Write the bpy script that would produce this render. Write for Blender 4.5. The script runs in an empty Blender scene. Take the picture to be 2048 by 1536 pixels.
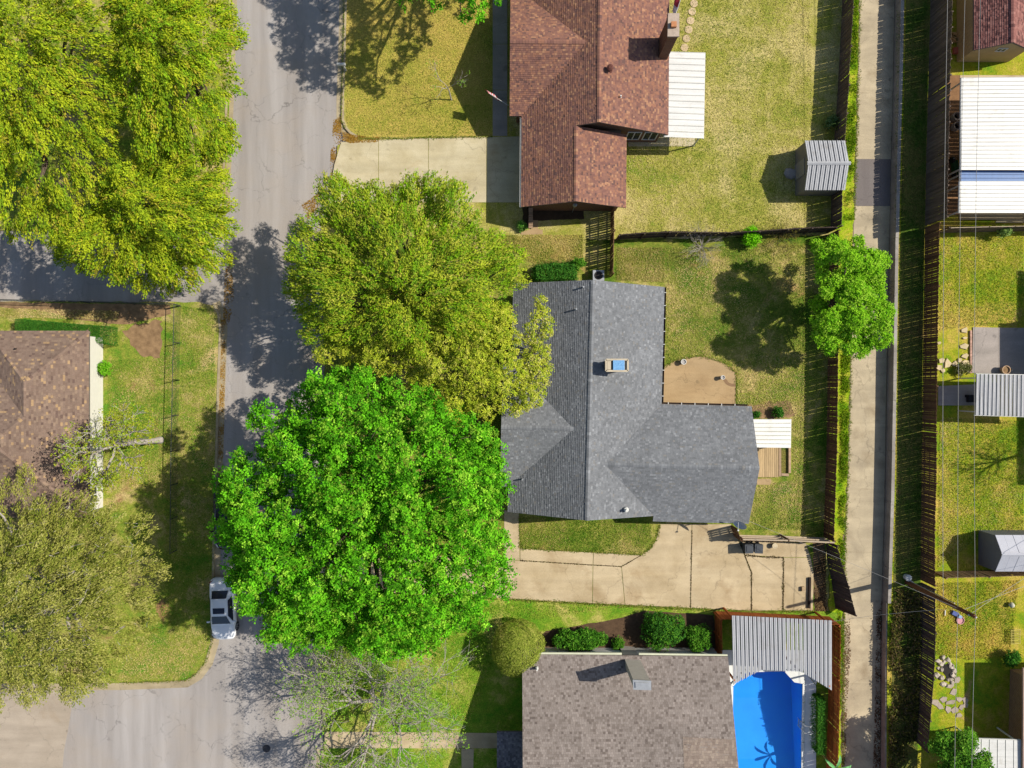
import bpy, bmesh, math, random
import numpy as np
from mathutils import Vector, Matrix

# ------------------------------------------------------------ camera, sky, sun, exposure
SC = bpy.context.scene
COL = SC.collection
S, H = 26.0, 54.6            # photo pixels per metre on the ground, camera height in metres
cam_d = bpy.data.cameras.new('camera')
cam_d.sensor_width = 36.0
cam_d.lens = 18.0 / ((1024 / S) / H)
cam_d.clip_start, cam_d.clip_end = 1.0, 2000.0
cam = bpy.data.objects.new('camera', cam_d); COL.objects.link(cam)
cam.location = (0, 0, H)
SC.camera = cam

SUN_EL = math.radians(43.5)
SUN_H = Vector((0.9735, 0.229, 0)).normalized()
sun_dir = Vector((SUN_H.x * math.cos(SUN_EL), SUN_H.y * math.cos(SUN_EL), math.sin(SUN_EL)))
sd = bpy.data.lights.new('sun', 'SUN'); sd.energy = 4.6; sd.angle = math.radians(0.5); sd.color = (1.0, 0.945, 0.84)
sun = bpy.data.objects.new('sun', sd); COL.objects.link(sun)
sun.rotation_euler = sun_dir.to_track_quat('Z', 'Y').to_euler()
sun.location = (60, 15, 60)
wd = bpy.data.worlds.new('World'); SC.world = wd; wd.use_nodes = True
_nt = wd.node_tree
_sky = _nt.nodes.new('ShaderNodeTexSky'); _sky.sky_type = 'NISHITA'; _sky.sun_disc = False
_sky.sun_elevation = SUN_EL; _sky.sun_rotation = math.atan2(SUN_H.x, SUN_H.y)
_bg = _nt.nodes['Background']; _nt.links.new(_sky.outputs[0], _bg.inputs['Color']); _bg.inputs['Strength'].default_value = 0.095
SC.view_settings.view_transform = 'Standard'; SC.view_settings.look = 'None'
SC.view_settings.gamma = 1.0; SC.view_settings.use_curve_mapping = False
SC.view_settings.exposure = 0.52
SC.cycles.max_bounces = 6; SC.cycles.diffuse_bounces = 3; SC.cycles.transparent_max_bounces = 12

random.seed(7)
RNG = np.random.default_rng(11)

# ------------------------------------------------------------ positions
def W(px, py, z=0.0):
    """the point at height z that the photograph shows at pixel px, py (camera looks straight down)"""
    k = (1 - z / H) / S
    return Vector(((px - 1024) * k, -(py - 768) * k, z))

# ------------------------------------------------------------ materials
EXPO = 1.62
def lin(v):
    v /= 255.0
    return v / 12.92 if v <= 0.04045 else ((v + 0.055) / 1.055) ** 2.4
def c(r, g, b, k=1.0):
    return (lin(r) / EXPO * k, lin(g) / EXPO * k, lin(b) / EXPO * k, 1.0)

class NB:
    def __init__(s, name):
        s.m = bpy.data.materials.new(name); s.m.use_nodes = True
        s.t = s.m.node_tree; s.b = s.t.nodes['Principled BSDF']
        s.g = None
    def n(s, typ, **kw):
        nd = s.t.nodes.new(typ)
        for k, v in kw.items(): setattr(nd, k, v)
        return nd
    def l(s, a, b): s.t.links.new(a, b)
    def pos(s, scale=(1, 1, 1)):
        if s.g is None: s.g = s.n('ShaderNodeNewGeometry')
        mp = s.n('ShaderNodeMapping'); mp.inputs['Scale'].default_value = scale
        s.l(s.g.outputs['Position'], mp.inputs['Vector']); return mp.outputs[0]
    def noise(s, scale, detail=4, rough=0.6, stretch=(1, 1, 1), dist=0.0):
        nd = s.n('ShaderNodeTexNoise'); nd.inputs['Scale'].default_value = scale
        nd.inputs['Detail'].default_value = detail; nd.inputs['Roughness'].default_value = rough
        nd.inputs['Distortion'].default_value = dist
        s.l(s.pos(stretch), nd.inputs['Vector']); return nd.outputs['Fac']
    def ramp(s, fac, stops):
        r = s.n('ShaderNodeValToRGB'); el = r.color_ramp.elements
        while len(el) < len(stops): el.new(0.5)
        for e, (p, col) in zip(el, stops):
            e.position = p; e.color = col if not isinstance(col, (int, float)) else (col, col, col, 1)
        s.l(fac, r.inputs[0]); return r.outputs[0]
    def mix(s, fac, a, b, mode='MIX'):
        m = s.n('ShaderNodeMix', data_type='RGBA', blend_type=mode)
        for sock, v in ((m.inputs['Factor'], fac), (m.inputs['A'], a), (m.inputs['B'], b)):
            if hasattr(v, 'node'): s.l(v, sock)
            else: sock.default_value = v
        return m.outputs['Result']
    def bump(s, fac, strength, dist=0.02):
        b = s.n('ShaderNodeBump'); b.inputs['Strength'].default_value = strength; b.inputs['Distance'].default_value = dist
        s.l(fac, b.inputs['Height']); s.l(b.outputs[0], s.b.inputs['Normal'])
    def done(s, col, rough=0.85, spec=0.25, metal=0.0):
        if hasattr(col, 'node'): s.l(col, s.b.inputs['Base Color'])
        else: s.b.inputs['Base Color'].default_value = col
        s.b.inputs['Roughness'].default_value = rough
        s.b.inputs['Specular IOR Level'].default_value = spec
        s.b.inputs['Metallic'].default_value = metal
        return s.m

MATS = {}
def plain(name, col, var=0.18, scale=3.0, rough=0.8, spec=0.25, metal=0.0, bump=0.0, bscale=30, rnd=0.0, stretch=(1, 1, 1), col2=None):
    if name in MATS: return MATS[name]
    b = NB(name)
    lo = tuple(x * (1 - var) for x in col[:3]) + (1,); hi = tuple(min(1, x * (1 + var)) for x in col[:3]) + (1,)
    out = b.ramp(b.noise(scale, 6, 0.65, stretch), [(0.3, lo), (0.7, col2 or hi)])
    if rnd:
        oi = b.n('ShaderNodeObjectInfo')
        mr = b.n('ShaderNodeMapRange'); mr.inputs['To Min'].default_value = 1 - rnd; mr.inputs['To Max'].default_value = 1 + rnd
        b.l(oi.outputs['Random'], mr.inputs['Value'])
        mm = b.n('ShaderNodeVectorMath', operation='SCALE'); b.l(out, mm.inputs[0]); b.l(mr.outputs[0], mm.inputs['Scale']); out = mm.outputs[0]
    if bump: b.bump(b.noise(bscale, 5, 0.7), bump)
    MATS[name] = b.done(out, rough, spec, metal); return MATS[name]

def attr_mat(name, rough=0.9, spec=0.2, noise_amt=0.25, nscale=14, bump=0.3, weather=0.0, metal=0.0):
    """colour comes from the pieces themselves (one colour for each piece), with a little grain"""
    if name in MATS: return MATS[name]
    b = NB(name); a = b.n('ShaderNodeAttribute'); a.attribute_name = 'Col'
    g = b.ramp(b.noise(nscale, 4, 0.7), [(0.25, 1 - noise_amt), (0.75, 1 + noise_amt)])
    out = b.mix(1.0, a.outputs['Color'], g, 'MULTIPLY')
    if weather:
        w = b.ramp(b.noise(0.35, 5, 0.6), [(0.3, 1 - weather), (0.7, 1 + weather)])
        out = b.mix(1.0, out, w, 'MULTIPLY')
    if bump: b.bump(b.noise(60, 3, 0.7), bump, 0.01)
    MATS[name] = b.done(out, rough, spec, metal); return MATS[name]

def leaf_mat(name='leaf', trans=0.27):
    if name in MATS: return MATS[name]
    m = bpy.data.materials.new(name); m.use_nodes = True; t = m.node_tree
    t.nodes.clear()
    out = t.nodes.new('ShaderNodeOutputMaterial'); a = t.nodes.new('ShaderNodeAttribute'); a.attribute_name = 'Col'
    d = t.nodes.new('ShaderNodeBsdfDiffuse'); tr = t.nodes.new('ShaderNodeBsdfTranslucent'); mx = t.nodes.new('ShaderNodeMixShader')
    mx.inputs[0].default_value = trans
    t.links.new(a.outputs['Color'], d.inputs['Color']); t.links.new(a.outputs['Color'], tr.inputs['Color'])
    t.links.new(d.outputs[0], mx.inputs[1]); t.links.new(tr.outputs[0], mx.inputs[2]); t.links.new(mx.outputs[0], out.inputs['Surface'])
    MATS[name] = m; return m

def grass_mat(name, green, mid, dry, bias=0.5, dirt=None, patch=0.22, dirtlev=0.68, grain=(0.68, 1.55), blotch=0.0):
    b = NB(name)
    big = b.noise(patch, 5, 0.62, dist=0.6)
    med = b.noise(1.7, 5, 0.7, dist=0.3)
    add = b.n('ShaderNodeMath', operation='MULTIPLY_ADD'); b.l(med, add.inputs[0]); add.inputs[1].default_value = 0.55; b.l(big, add.inputs[2])
    f = b.ramp(add.outputs[0], [(bias + 0.07, green), (bias + 0.25, mid), (bias + 0.44, dry)])
    if dirt:
        dn = b.noise(0.33, 4, 0.55, dist=0.8)
        f = b.mix(b.ramp(dn, [(dirtlev, 0.0), (dirtlev + 0.1, 1.0)]), f, dirt)
    fine = b.noise(9.0, 5, 0.8, dist=0.4)
    g = b.ramp(fine, [(0.3, grain[0]), (0.66, grain[1])])
    f = b.mix(1.0, f, g, 'MULTIPLY')
    sp = b.ramp(b.noise(26.0, 2, 0.6), [(0.4, 0.66), (0.66, 1.36)])
    f = b.mix(1.0, f, sp, 'MULTIPLY')
    b.bump(fine, 0.6, 0.08)
    MATS[name] = b.done(f, 0.95, 0.1); return MATS[name]

# ------------------------------------------------------------ geometry collectors
class Geo:
    def __init__(s): s.v = []; s.f = []; s.c = []
    def add(s, V, F, col=None):
        o = len(s.v); s.v.extend(tuple(p) for p in V); s.f.extend(tuple(i + o for i in f) for f in F)
        s.c.extend([col or (1, 1, 1, 1)] * len(F)); return s
    def box(s, cx, cy, z0, sx, sy, sz, rot=0.0, col=None, taper=1.0):
        co, si = math.cos(rot), math.sin(rot); V = []
        for k, t in ((z0, 1.0), (z0 + sz, taper)):
            for dx, dy in ((-1, -1), (1, -1), (1, 1), (-1, 1)):
                x, y = dx * sx / 2 * t, dy * sy / 2 * t
                V.append((cx + x * co - y * si, cy + x * si + y * co, k))
        return s.add(V, [(3, 2, 1, 0), (4, 5, 6, 7), (0, 1, 5, 4), (1, 2, 6, 5), (2, 3, 7, 6), (3, 0, 4, 7)], col)
    def prism(s, poly, z0, z1, col=None):
        """poly: (x, y) list; z0/z1 numbers or lists for each corner"""
        n = len(poly)
        if sum(poly[i][0] * poly[(i + 1) % n][1] - poly[(i + 1) % n][0] * poly[i][1] for i in range(n)) < 0:
            poly = list(poly)[::-1]
            if not isinstance(z0, (int, float)): z0 = list(z0)[::-1]
            if not isinstance(z1, (int, float)): z1 = list(z1)[::-1]
        a = [z0] * n if isinstance(z0, (int, float)) else z0; b = [z1] * n if isinstance(z1, (int, float)) else z1
        V = [(p[0], p[1], a[i]) for i, p in enumerate(poly)] + [(p[0], p[1], b[i]) for i, p in enumerate(poly)]
        F = [tuple(range(n - 1, -1, -1)), tuple(range(n, 2 * n))] + [(i, (i + 1) % n, n + (i + 1) % n, n + i) for i in range(n)]
        return s.add(V, F, col)
    def tube(s, pts, rad, n=6, col=None, cap=True):
        pts = [Vector(p) for p in pts]; m = len(pts)
        if isinstance(rad, (int, float)): rad = [rad] * m
        V, F = [], []
        for i, p in enumerate(pts):
            d = (pts[min(i + 1, m - 1)] - pts[max(i - 1, 0)]).normalized()
            up = Vector((0, 0, 1)) if abs(d.z) < 0.92 else Vector((1, 0, 0))
            x = d.cross(up).normalized(); y = x.cross(d)
            for k in range(n):
                a = 2 * math.pi * k / n
                V.append(p + (x * math.cos(a) + y * math.sin(a)) * rad[i])
        for i in range(m - 1):
            for k in range(n):
                F.append((i * n + k, i * n + (k + 1) % n, (i + 1) * n + (k + 1) % n, (i + 1) * n + k))
        if cap: F += [tuple(range(n - 1, -1, -1)), tuple((m - 1) * n + k for k in range(n))]
        return s.add(V, F, col)
    def lathe(s, prof, cx=0, cy=0, n=14, col=None):
        V, F = [], []
        for r, z in prof:
            for k in range(n):
                a = 2 * math.pi * k / n; V.append((cx + r * math.cos(a), cy + r * math.sin(a), z))
        for i in range(len(prof) - 1):
            for k in range(n): F.append((i * n + k, i * n + (k + 1) % n, (i + 1) * n + (k + 1) % n, (i + 1) * n + k))
        F.append(tuple(range(n - 1, -1, -1))); F.append(tuple((len(prof) - 1) * n + k for k in range(n)))
        return s.add(V, F, col)
    def rock(s, cx, cy, z, rx, ry, rz, col=None, seed=None, n=7, rough=.15):
        r = random.Random(seed if seed is not None else random.random()); V = []; ph = r.uniform(0, 6.28); q0 = [r.uniform(1 - rough * 1.4, 1 + rough) for _ in range(n)]; da = [r.uniform(-.3, .3) for _ in range(n)]
        for zz, k in (((0, 1.0), (0.6, 0.92), (1.0, 0.6)) if n > 6 else ((0, 1.0), (.8, .98), (1.0, .9))):
            for i in range(n):
                a = 2 * math.pi * i / n + ph + da[i]; q = k * q0[i] * (r.uniform(.92, 1.08) if n > 6 else 1.0)
                V.append((cx + rx * q * math.cos(a), cy + ry * q * math.sin(a), z + rz * zz * r.uniform(.85, 1.1)))
        F = [(l * n + i, l * n + (i + 1) % n, (l + 1) * n + (i + 1) % n, (l + 1) * n + i) for l in (0, 1) for i in range(n)]
        F.append(tuple(2 * n + i for i in range(n)))
        return s.add(V, F, col)

def mesh_of(g, name, mat, smooth=False, colors=False):
    me = bpy.data.meshes.new(name); me.from_pydata([tuple(p) for p in g.v], [], g.f)
    if mat: me.materials.append(mat)
    if colors:
        at = me.attributes.new('Col', 'FLOAT_COLOR', 'FACE')
        at.data.foreach_set('color', np.array(g.c, dtype=np.float32).ravel())
    if smooth: me.shade_smooth()
    me.update(); return me

def root_loc(o):
    v = Vector((0, 0, 0))
    while o is not None: v = v + o.location; o = o.parent
    return v
def link(name, me, parent=None, loc=(0, 0, 0), rot=(0, 0, 0)):
    o = bpy.data.objects.new(name, me); COL.objects.link(o); o.location = loc; o.rotation_euler = rot
    if parent is not None: o.parent = parent
    return o
def tag(o, label=None, cat=None, group=None, kind=None):
    if label: o['label'] = label
    if cat: o['category'] = cat
    if group: o['group'] = group
    if kind: o['kind'] = kind
    return o
def thing(name, label, cat, loc=(0, 0, 0), rotz=0.0, group=None):
    return tag(link(name, None, None, loc, (0, 0, rotz)), label, cat, group)
def part(name, g, mat, parent, world=True, smooth=False, colors=False, kind=None, label=None):
    """a mesh under its thing; world=True when the geometry was given in world coordinates"""
    if world:
        off = root_loc(parent); g.v = [(p[0] - off.x, p[1] - off.y, p[2] - off.z) for p in g.v]
    return tag(link(name, mesh_of(g, name, mat, smooth, colors), parent), label, kind=kind)
def struct(name, g, mat, colors=False, kind='structure', label=None):
    return tag(link(name, mesh_of(g, name, mat, colors=colors)), label, kind=kind)
def solo(name, g, mat, label, cat, loc=(0, 0, 0), group=None, smooth=False, colors=False):
    g.v = [(p[0] - loc[0], p[1] - loc[1], p[2] - loc[2]) for p in g.v]
    return tag(link(name, mesh_of(g, name, mat, smooth, colors), None, loc), label, cat, group)

def P2(pts, z=0.0): return [tuple(W(x, y, z)[:2]) for x, y in pts]
def inset(poly, d):
    n = len(poly); A = sum(poly[i][0] * poly[(i + 1) % n][1] - poly[(i + 1) % n][0] * poly[i][1] for i in range(n))
    if A < 0: poly = poly[::-1]
    out = []
    for i in range(n):
        p, q, r = Vector(poly[i - 1]), Vector(poly[i]), Vector(poly[(i + 1) % n])
        a = (q - p).normalized(); b = (r - q).normalized()
        na = Vector((-a.y, a.x)); nb = Vector((-b.y, b.x))
        k = 1 + na.dot(nb); o = (na + nb) / max(k, 0.35)
        out.append(tuple(q + o * d))
    return out
def jag(pts, step=0.6, amp=0.08, closed=True, seed=1):
    """a polygon outline made a little uneven, like a lawn's edge"""
    r = random.Random(seed); out = []; n = len(pts)
    for i in range(n if closed else n - 1):
        a, b = Vector(pts[i]), Vector(pts[(i + 1) % n]); L = (b - a).length; m = max(1, int(L / step))
        for k in range(m):
            q = a.lerp(b, k / m)
            out.append((q.x + r.uniform(-amp, amp), q.y + r.uniform(-amp, amp)))
    if not closed: out.append(tuple(pts[-1]))
    return out
def clip(poly, a, b, keep):
    """part of a 2-D polygon where a . p <= b (keep=1) or >= b (keep=-1)"""
    out = []; n = len(poly)
    for i in range(n):
        p, q = poly[i], poly[(i + 1) % n]
        dp = (a[0] * p[0] + a[1] * p[1] - b) * keep; dq = (a[0] * q[0] + a[1] * q[1] - b) * keep
        if dp <= 1e-9: out.append(p)
        if (dp < -1e-9 and dq > 1e-9) or (dp > 1e-9 and dq < -1e-9):
            t = dp / (dp - dq); out.append((p[0] + (q[0] - p[0]) * t, p[1] + (q[1] - p[1]) * t))
    return out
def inside(poly, x, y):
    r = False; n = len(poly)
    for i in range(n):
        x1, y1 = poly[i]; x2, y2 = poly[(i + 1) % n]
        if (y1 > y) != (y2 > y) and x < (x2 - x1) * (y - y1) / (y2 - y1) + x1: r = not r
    return r
# ------------------------------------------------------------ the ground, streets, lots
TER = 0.75      # the lots beyond the alley wall lie this much higher
def asphalt(name, base, light, tan):
    b = NB(name)
    st = b.noise(0.5, 5, 0.6, stretch=(1.6, 0.12, 1))
    f = b.ramp(st, [(0.3, base), (0.72, light)])
    f = b.mix(b.ramp(b.noise(0.16, 4, 0.6), [(0.45, 0.0), (0.75, 0.75)]), f, tan)
    gr = b.ramp(b.noise(22, 5, 0.8), [(0.3, 0.74), (0.72, 1.24)]); f = b.mix(1.0, f, gr, 'MULTIPLY')
    vo = b.n('ShaderNodeTexVoronoi', feature='DISTANCE_TO_EDGE'); vo.inputs['Scale'].default_value = 0.42
    nz = b.n('ShaderNodeTexNoise'); nz.inputs['Scale'].default_value = 1.4; nz.inputs['Detail'].default_value = 6
    b.l(b.pos(), nz.inputs['Vector'])
    ad = b.n('ShaderNodeVectorMath', operation='MULTIPLY_ADD'); b.l(nz.outputs['Color'], ad.inputs[0]); ad.inputs[1].default_value = (1.5, 1.5, 0)
    b.l(b.pos(), ad.inputs[2]); b.l(ad.outputs[0], vo.inputs['Vector'])
    cr = b.ramp(vo.outputs['Distance'], [(0.0, 0.55), (0.012, 1.0)])
    f = b.mix(b.ramp(b.noise(0.3, 3, 0.5), [(0.38, 0.0), (0.62, 1.0)]), f, b.mix(1.0, f, cr, 'MULTIPLY'))
    b.bump(b.noise(50, 4, 0.7), 0.35, 0.01)
    MATS[name] = b.done(f, 0.9, 0.2); return MATS[name]
def concrete(name, col, dark, stain, lev=0.6, joints=0.0):
    b = NB(name)
    f = b.ramp(b.noise(0.45, 6, 0.62, dist=0.5), [(0.32, dark), (0.62, col)])
    f = b.mix(b.ramp(b.noise(0.38, 6, 0.62, dist=0.35), [(lev, 0.0), (lev + 0.2, 0.75)]), f, stain)
    g = b.ramp(b.noise(18, 5, 0.75), [(0.3, 0.82), (0.72, 1.15)]); f = b.mix(1.0, f, g, 'MULTIPLY')
    f = b.mix(1.0, f, b.ramp(b.noise(1.3, 3, 0.5), [(0.66, 1.0), (0.74, 0.72)]), 'MULTIPLY')          # oil and damp spots
    f = b.mix(1.0, f, b.ramp(b.noise(0.7, 4, 0.6, stretch=(0.25, 2.2, 1)), [(0.35, 0.9), (0.65, 1.06)]), 'MULTIPLY')   # faint tyre wear
    vo = b.n('ShaderNodeTexVoronoi', feature='DISTANCE_TO_EDGE'); vo.inputs['Scale'].default_value = 0.17
    nz = b.n('ShaderNodeTexNoise'); nz.inputs['Scale'].default_value = 0.9; nz.inputs['Detail'].default_value = 7
    b.l(b.pos(), nz.inputs['Vector'])
    ad = b.n('ShaderNodeVectorMath', operation='MULTIPLY_ADD'); b.l(nz.outputs['Color'], ad.inputs[0]); ad.inputs[1].default_value = (2.2, 2.2, 0)
    b.l(b.pos(), ad.inputs[2]); b.l(ad.outputs[0], vo.inputs['Vector'])
    f = b.mix(1.0, f, b.ramp(vo.outputs['Distance'], [(0.0, 0.7), (0.005, 1.0)]), 'MULTIPLY')
    b.bump(b.noise(45, 4, 0.7), 0.2, 0.01)
    MATS[name] = b.done(f, 0.88, 0.22); return MATS[name]

M_ASPH = asphalt('asphalt', c(166, 158, 152), c(198, 191, 186), c(190, 174, 156))
M_CONC = concrete('drive_concrete', c(224, 202, 164), c(200, 177, 138), c(166, 136, 96), 0.56)
M_CONC2 = concrete('pale_concrete', c(226, 212, 176), c(206, 190, 150), c(186, 154, 100), 0.6)
M_ALLEY = concrete('alley_concrete', c(218, 200, 166), c(188, 172, 144), c(156, 136, 106), 0.52)
M_PATIO = concrete('tan_patio', c(204, 174, 130), c(188, 157, 114), c(164, 134, 98), 0.58)
M_GREYC = concrete('grey_concrete', c(190, 178, 168), c(168, 158, 148), c(210, 198, 180), 0.58)
M_KERB = concrete('kerb_concrete', c(206, 188, 152), c(176, 160, 128), c(150, 120, 76), 0.56)
M_DIRT = plain('bare_dirt', c(150, 118, 84), 0.3, 2.2, 0.95, bump=0.5, col2=c(182, 148, 108))
GA = grass_mat('lawn_olive', c(122, 142, 44), c(168, 164, 74), c(202, 186, 120), 0.46)
GAF = grass_mat('lawn_gold', c(134, 148, 48), c(176, 166, 72), c(196, 172, 88), 0.46)
GB = grass_mat('lawn_patchy', c(88, 122, 32), c(146, 150, 62), c(206, 182, 120), 0.56, c(190, 152, 100), 0.3, 0.63)
GC = grass_mat('lawn_deep', c(92, 146, 30), c(136, 160, 48), c(198, 184, 104), 0.54, None, 0.3)
GD = grass_mat('lawn_left', c(96, 142, 38), c(150, 156, 62), c(208, 182, 126), 0.53, c(164, 128, 88), 0.26, 0.64)
GR = grass_mat('lawn_lime', c(104, 150, 28), c(164, 168, 40), c(206, 178, 86), 0.5, c(192, 156, 108), 0.3, 0.66)
GV = grass_mat('verge_weeds', c(100, 150, 18), c(160, 186, 30), c(190, 182, 66), 0.5, None, 0.9)
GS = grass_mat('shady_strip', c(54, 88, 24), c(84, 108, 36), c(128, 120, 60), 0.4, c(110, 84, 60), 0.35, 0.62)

g = Geo()                                   # one sheet to the horizon, open only where the pool is dug in
x0, x1 = W(1400, 0).x, W(1606, 0).x; y1, y0 = W(0, 1330).y, W(0, 1660).y
for a, b_, c_, d_ in ((-400, -400, 400, y0), (-400, y1, 400, 400), (-400, y0, x0, y1), (x1, y0, 400, y1)):
    g.add([(a, b_, -.06), (c_, b_, -.06), (c_, d_, -.06), (a, d_, -.06)], [(0, 1, 2, 3)])
struct('ground', g, GA)
struct('street', Geo().prism(P2([(-900, -900), (720, -900), (700, 300), (690, 2200), (-900, 2200)]), -.05, 0.0), M_ASPH)
struct('concrete_street_patch', Geo().prism(P2([(-900, 1372), (150, 1372), (136, 1460), (128, 1500), (124, 1545), (100, 2200), (-900, 2200)]), -.02, 0.006),
       concrete('street_patch', c(200, 184, 164), c(186, 170, 150), c(176, 154, 126), 0.55))

def lot(px, mat, seed, z=0.10, amp=0.05): return struct('lawn', Geo().prism(jag(P2(px, z), 0.5, amp, True, seed), -.08, z), mat)
lot([(694, -700), (1700, -700), (1688, 0), (1672, 470), (1225, 480), (1000, 478), (640, 470), (664, 400), (676, 290), (716, 277), (700, 268), (690, 252), (688, 240)], GA, 1)
struct('front_lawn', Geo().prism(jag(P2([(696, -700), (1016, -700), (1016, 226), (1020, 271), (760, 275), (722, 274), (700, 262), (691, 240)], .104), .5, .05), .02, .106), GAF)
lot([(640, 470), (1000, 478), (1225, 480), (1672, 470), (1658, 740), (1654, 1070), (1648, 1222), (1320, 1214), (1000, 1199), (648, 1181), (655, 900)], GB, 2)
lot([(648, 1181), (1000, 1199), (1320, 1214), (1648, 1222), (1676, 1226), (1676, 2200), (1606, 2200), (1606, 1330), (1430, 1330), (1430, 2200), (640, 2200), (648, 1300)], GC, 3)
lot([(-900, 601), (396, 604), (428, 612), (441, 640), (436, 760), (430, 1000), (427, 1180), (424, 1285), (412, 1322), (394, 1345), (372, 1360), (245, 1366), (-900, 1372)], GD, 4)
lot([(-900, -700), (466, -700), (464, 0), (454, 300), (448, 420), (430, 452), (396, 462), (-900, 458)], GD, 5)
lot([(1232, 1238), (1290, 1222), (1428, 1230), (1432, 1302), (1056, 1302), (1092, 1262)], plain('mulch', c(98, 76, 56), .35, 5, .95, bump=.6), 6, 0.104)  # mulch under the shrubs
struct('flower_bed', Geo().prism(jag(P2([(1045, 412), (1168, 414), (1168, 438), (1062, 442), (1062, 460), (1046, 446)], .1), .3, .05), .0, .108), plain('bed_soil', c(84, 66, 48), 0.3, 3, 0.95, bump=.4))
struct('bare_ground', Geo().prism(jag(P2([(246, 664), (270, 648), (322, 640), (326, 690), (318, 716), (280, 712), (262, 690)], .1), .3, .13), .0, .107), M_DIRT)
struct('bare_ground', Geo().prism(jag(P2([(0, 604), (150, 606), (340, 610), (342, 628), (250, 650), (160, 640), (90, 622), (0, 614)], .1), .4, .05), .0, .106), M_DIRT)
struct('bare_ground', Geo().prism(jag(P2([(1478, 812), (1580, 800), (1592, 830), (1560, 838), (1506, 838)], .1), .3, .12), .0, .106), M_DIRT)
struct('bare_ground', Geo().prism(jag(P2([(1626, 1085), (1650, 1085), (1652, 1222), (1628, 1222)], .1), .3, .08), .0, .108), plain('litter_soil', c(120, 98, 70), 0.4, 5, 0.95, bump=.6))
# alley and its verge
L = [(1720, -700), (1719, 0), (1714, 250), (1711, 330), (1708, 440), (1702, 720), (1697, 900), (1693, 1000), (1690, 1100), (1688, 1250), (1686, 1400), (1684, 2200)]
Rr = [(1798, -700), (1790, 0), (1786, 200), (1781, 400), (1777, 600), (1773, 800), (1770, 1000), (1765, 1150), (1762, 1300), (1759, 2200)]
def xat(line, y):
    for (xa, ya), (xb, yb) in zip(line, line[1:]):
        if ya <= y <= yb: return xa + (xb - xa) * (y - ya) / (yb - ya)
g = Geo().prism(P2([(1684, -700)] + [(x + 4, y) for x, y in Rr] + [(1660, 2200)], 0), -.05, -.012); al = struct('alley', g, plain('alley_bed', c(150, 132, 104), .3, 3, .95))
M_CUT = asphalt('asphalt_cut', c(126, 117, 114), c(146, 137, 132), c(132, 119, 110))
cuts = [-700, -250, -60, 62, 186, 318, 412, 560, 716, 846, 978, 1104, 1236, 1368, 1470, 1620, 2200]
for i, (ya, yb) in enumerate(zip(cuts, cuts[1:])):
    ys = [ya] + [y for _, y in L if ya < y < yb] + [yb]
    pl = [(xat(L, y), y) for y in ys] + [(xat(Rr, y) - 1, y) for y in ys[::-1]]
    g = Geo().prism(inset(jag(P2(pl), 1.2, .015, True, i), .006), -.03, random.uniform(0.0, .006)); part('slab', g, M_CUT if ya == 318 else M_ALLEY, al)
struct('grass_verge', Geo().prism(jag(P2([(1672, -700)] + [(x - 2, y) for x, y in L if y < 1080] + [(1686, 1090), (1684, 1235), (1682, 1400), (1678, 2200), (1658, 2200), (1658, 1230), (1660, 700), (1672, 400)], .03), .35, .07, True, 9), -.05, .045), GV)
# raised ground beyond the alley
WALL = [(1790, -700), (1790, 0), (1787, 150), (1783, 300), (1779, 480), (1776, 650), (1774, 800), (1770, 1000), (1766, 1130), (1764, 1200), (1762, 1350), (1760, 2200)]
RF = [(1864, -700), (1861, 0), (1857, 150), (1853, 300), (1850, 452), (1847, 640), (1845, 772), (1844, 940), (1842, 1160), (1840, 1300), (1836, 1460), (1830, 2200)]
def sh(line, z, dx=0): return [tuple((W(x + dx, y, z))[:2]) for x, y in line]
terr = sh(WALL, 0, 2)
struct('raised_lawn', Geo().prism(terr + [(300, terr[-1][1]), (300, terr[0][1])], -.05, TER - .02), GR)
st_in = sh(WALL, TER - .02, 14); st_out = [W(x, y, TER) for x, y in RF]
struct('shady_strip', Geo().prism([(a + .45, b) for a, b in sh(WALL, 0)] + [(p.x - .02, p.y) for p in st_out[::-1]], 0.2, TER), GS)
# the low concrete wall along the alley, cast in lengths
wl = thing('retaining_wall', 'long low concrete wall with a pale top along the alley', 'wall', W(1774, 760, 0))
M_WALL = concrete('wall_concrete', c(186, 178, 168), c(150, 142, 134), c(226, 222, 212), 0.55)
for (xa, ya), (xb, yb) in zip(WALL, WALL[1:]):
    n = max(1, int((yb - ya) / 78))
    for k in range(n):
        p, q = W(xa + (xb - xa) * k / n, ya + (yb - ya) * k / n), W(xa + (xb - xa) * (k + 1) / n, ya + (yb - ya) * (k + 1) / n)
        d = (q - p).normalized(); nn = Vector((-d.y, d.x, 0)); nn = nn if nn.x > 0 else -nn
        p = p + d * .008; q = q - d * .008; hgt = .88 + random.uniform(-.015, .015) - (.2 if ya > 1180 else 0); t = .24
        part('wall_segment', Geo().prism([p[:2], (p + nn * t)[:2], (q + nn * t)[:2], q[:2]], -.04, hgt), M_WALL, wl)

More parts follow.
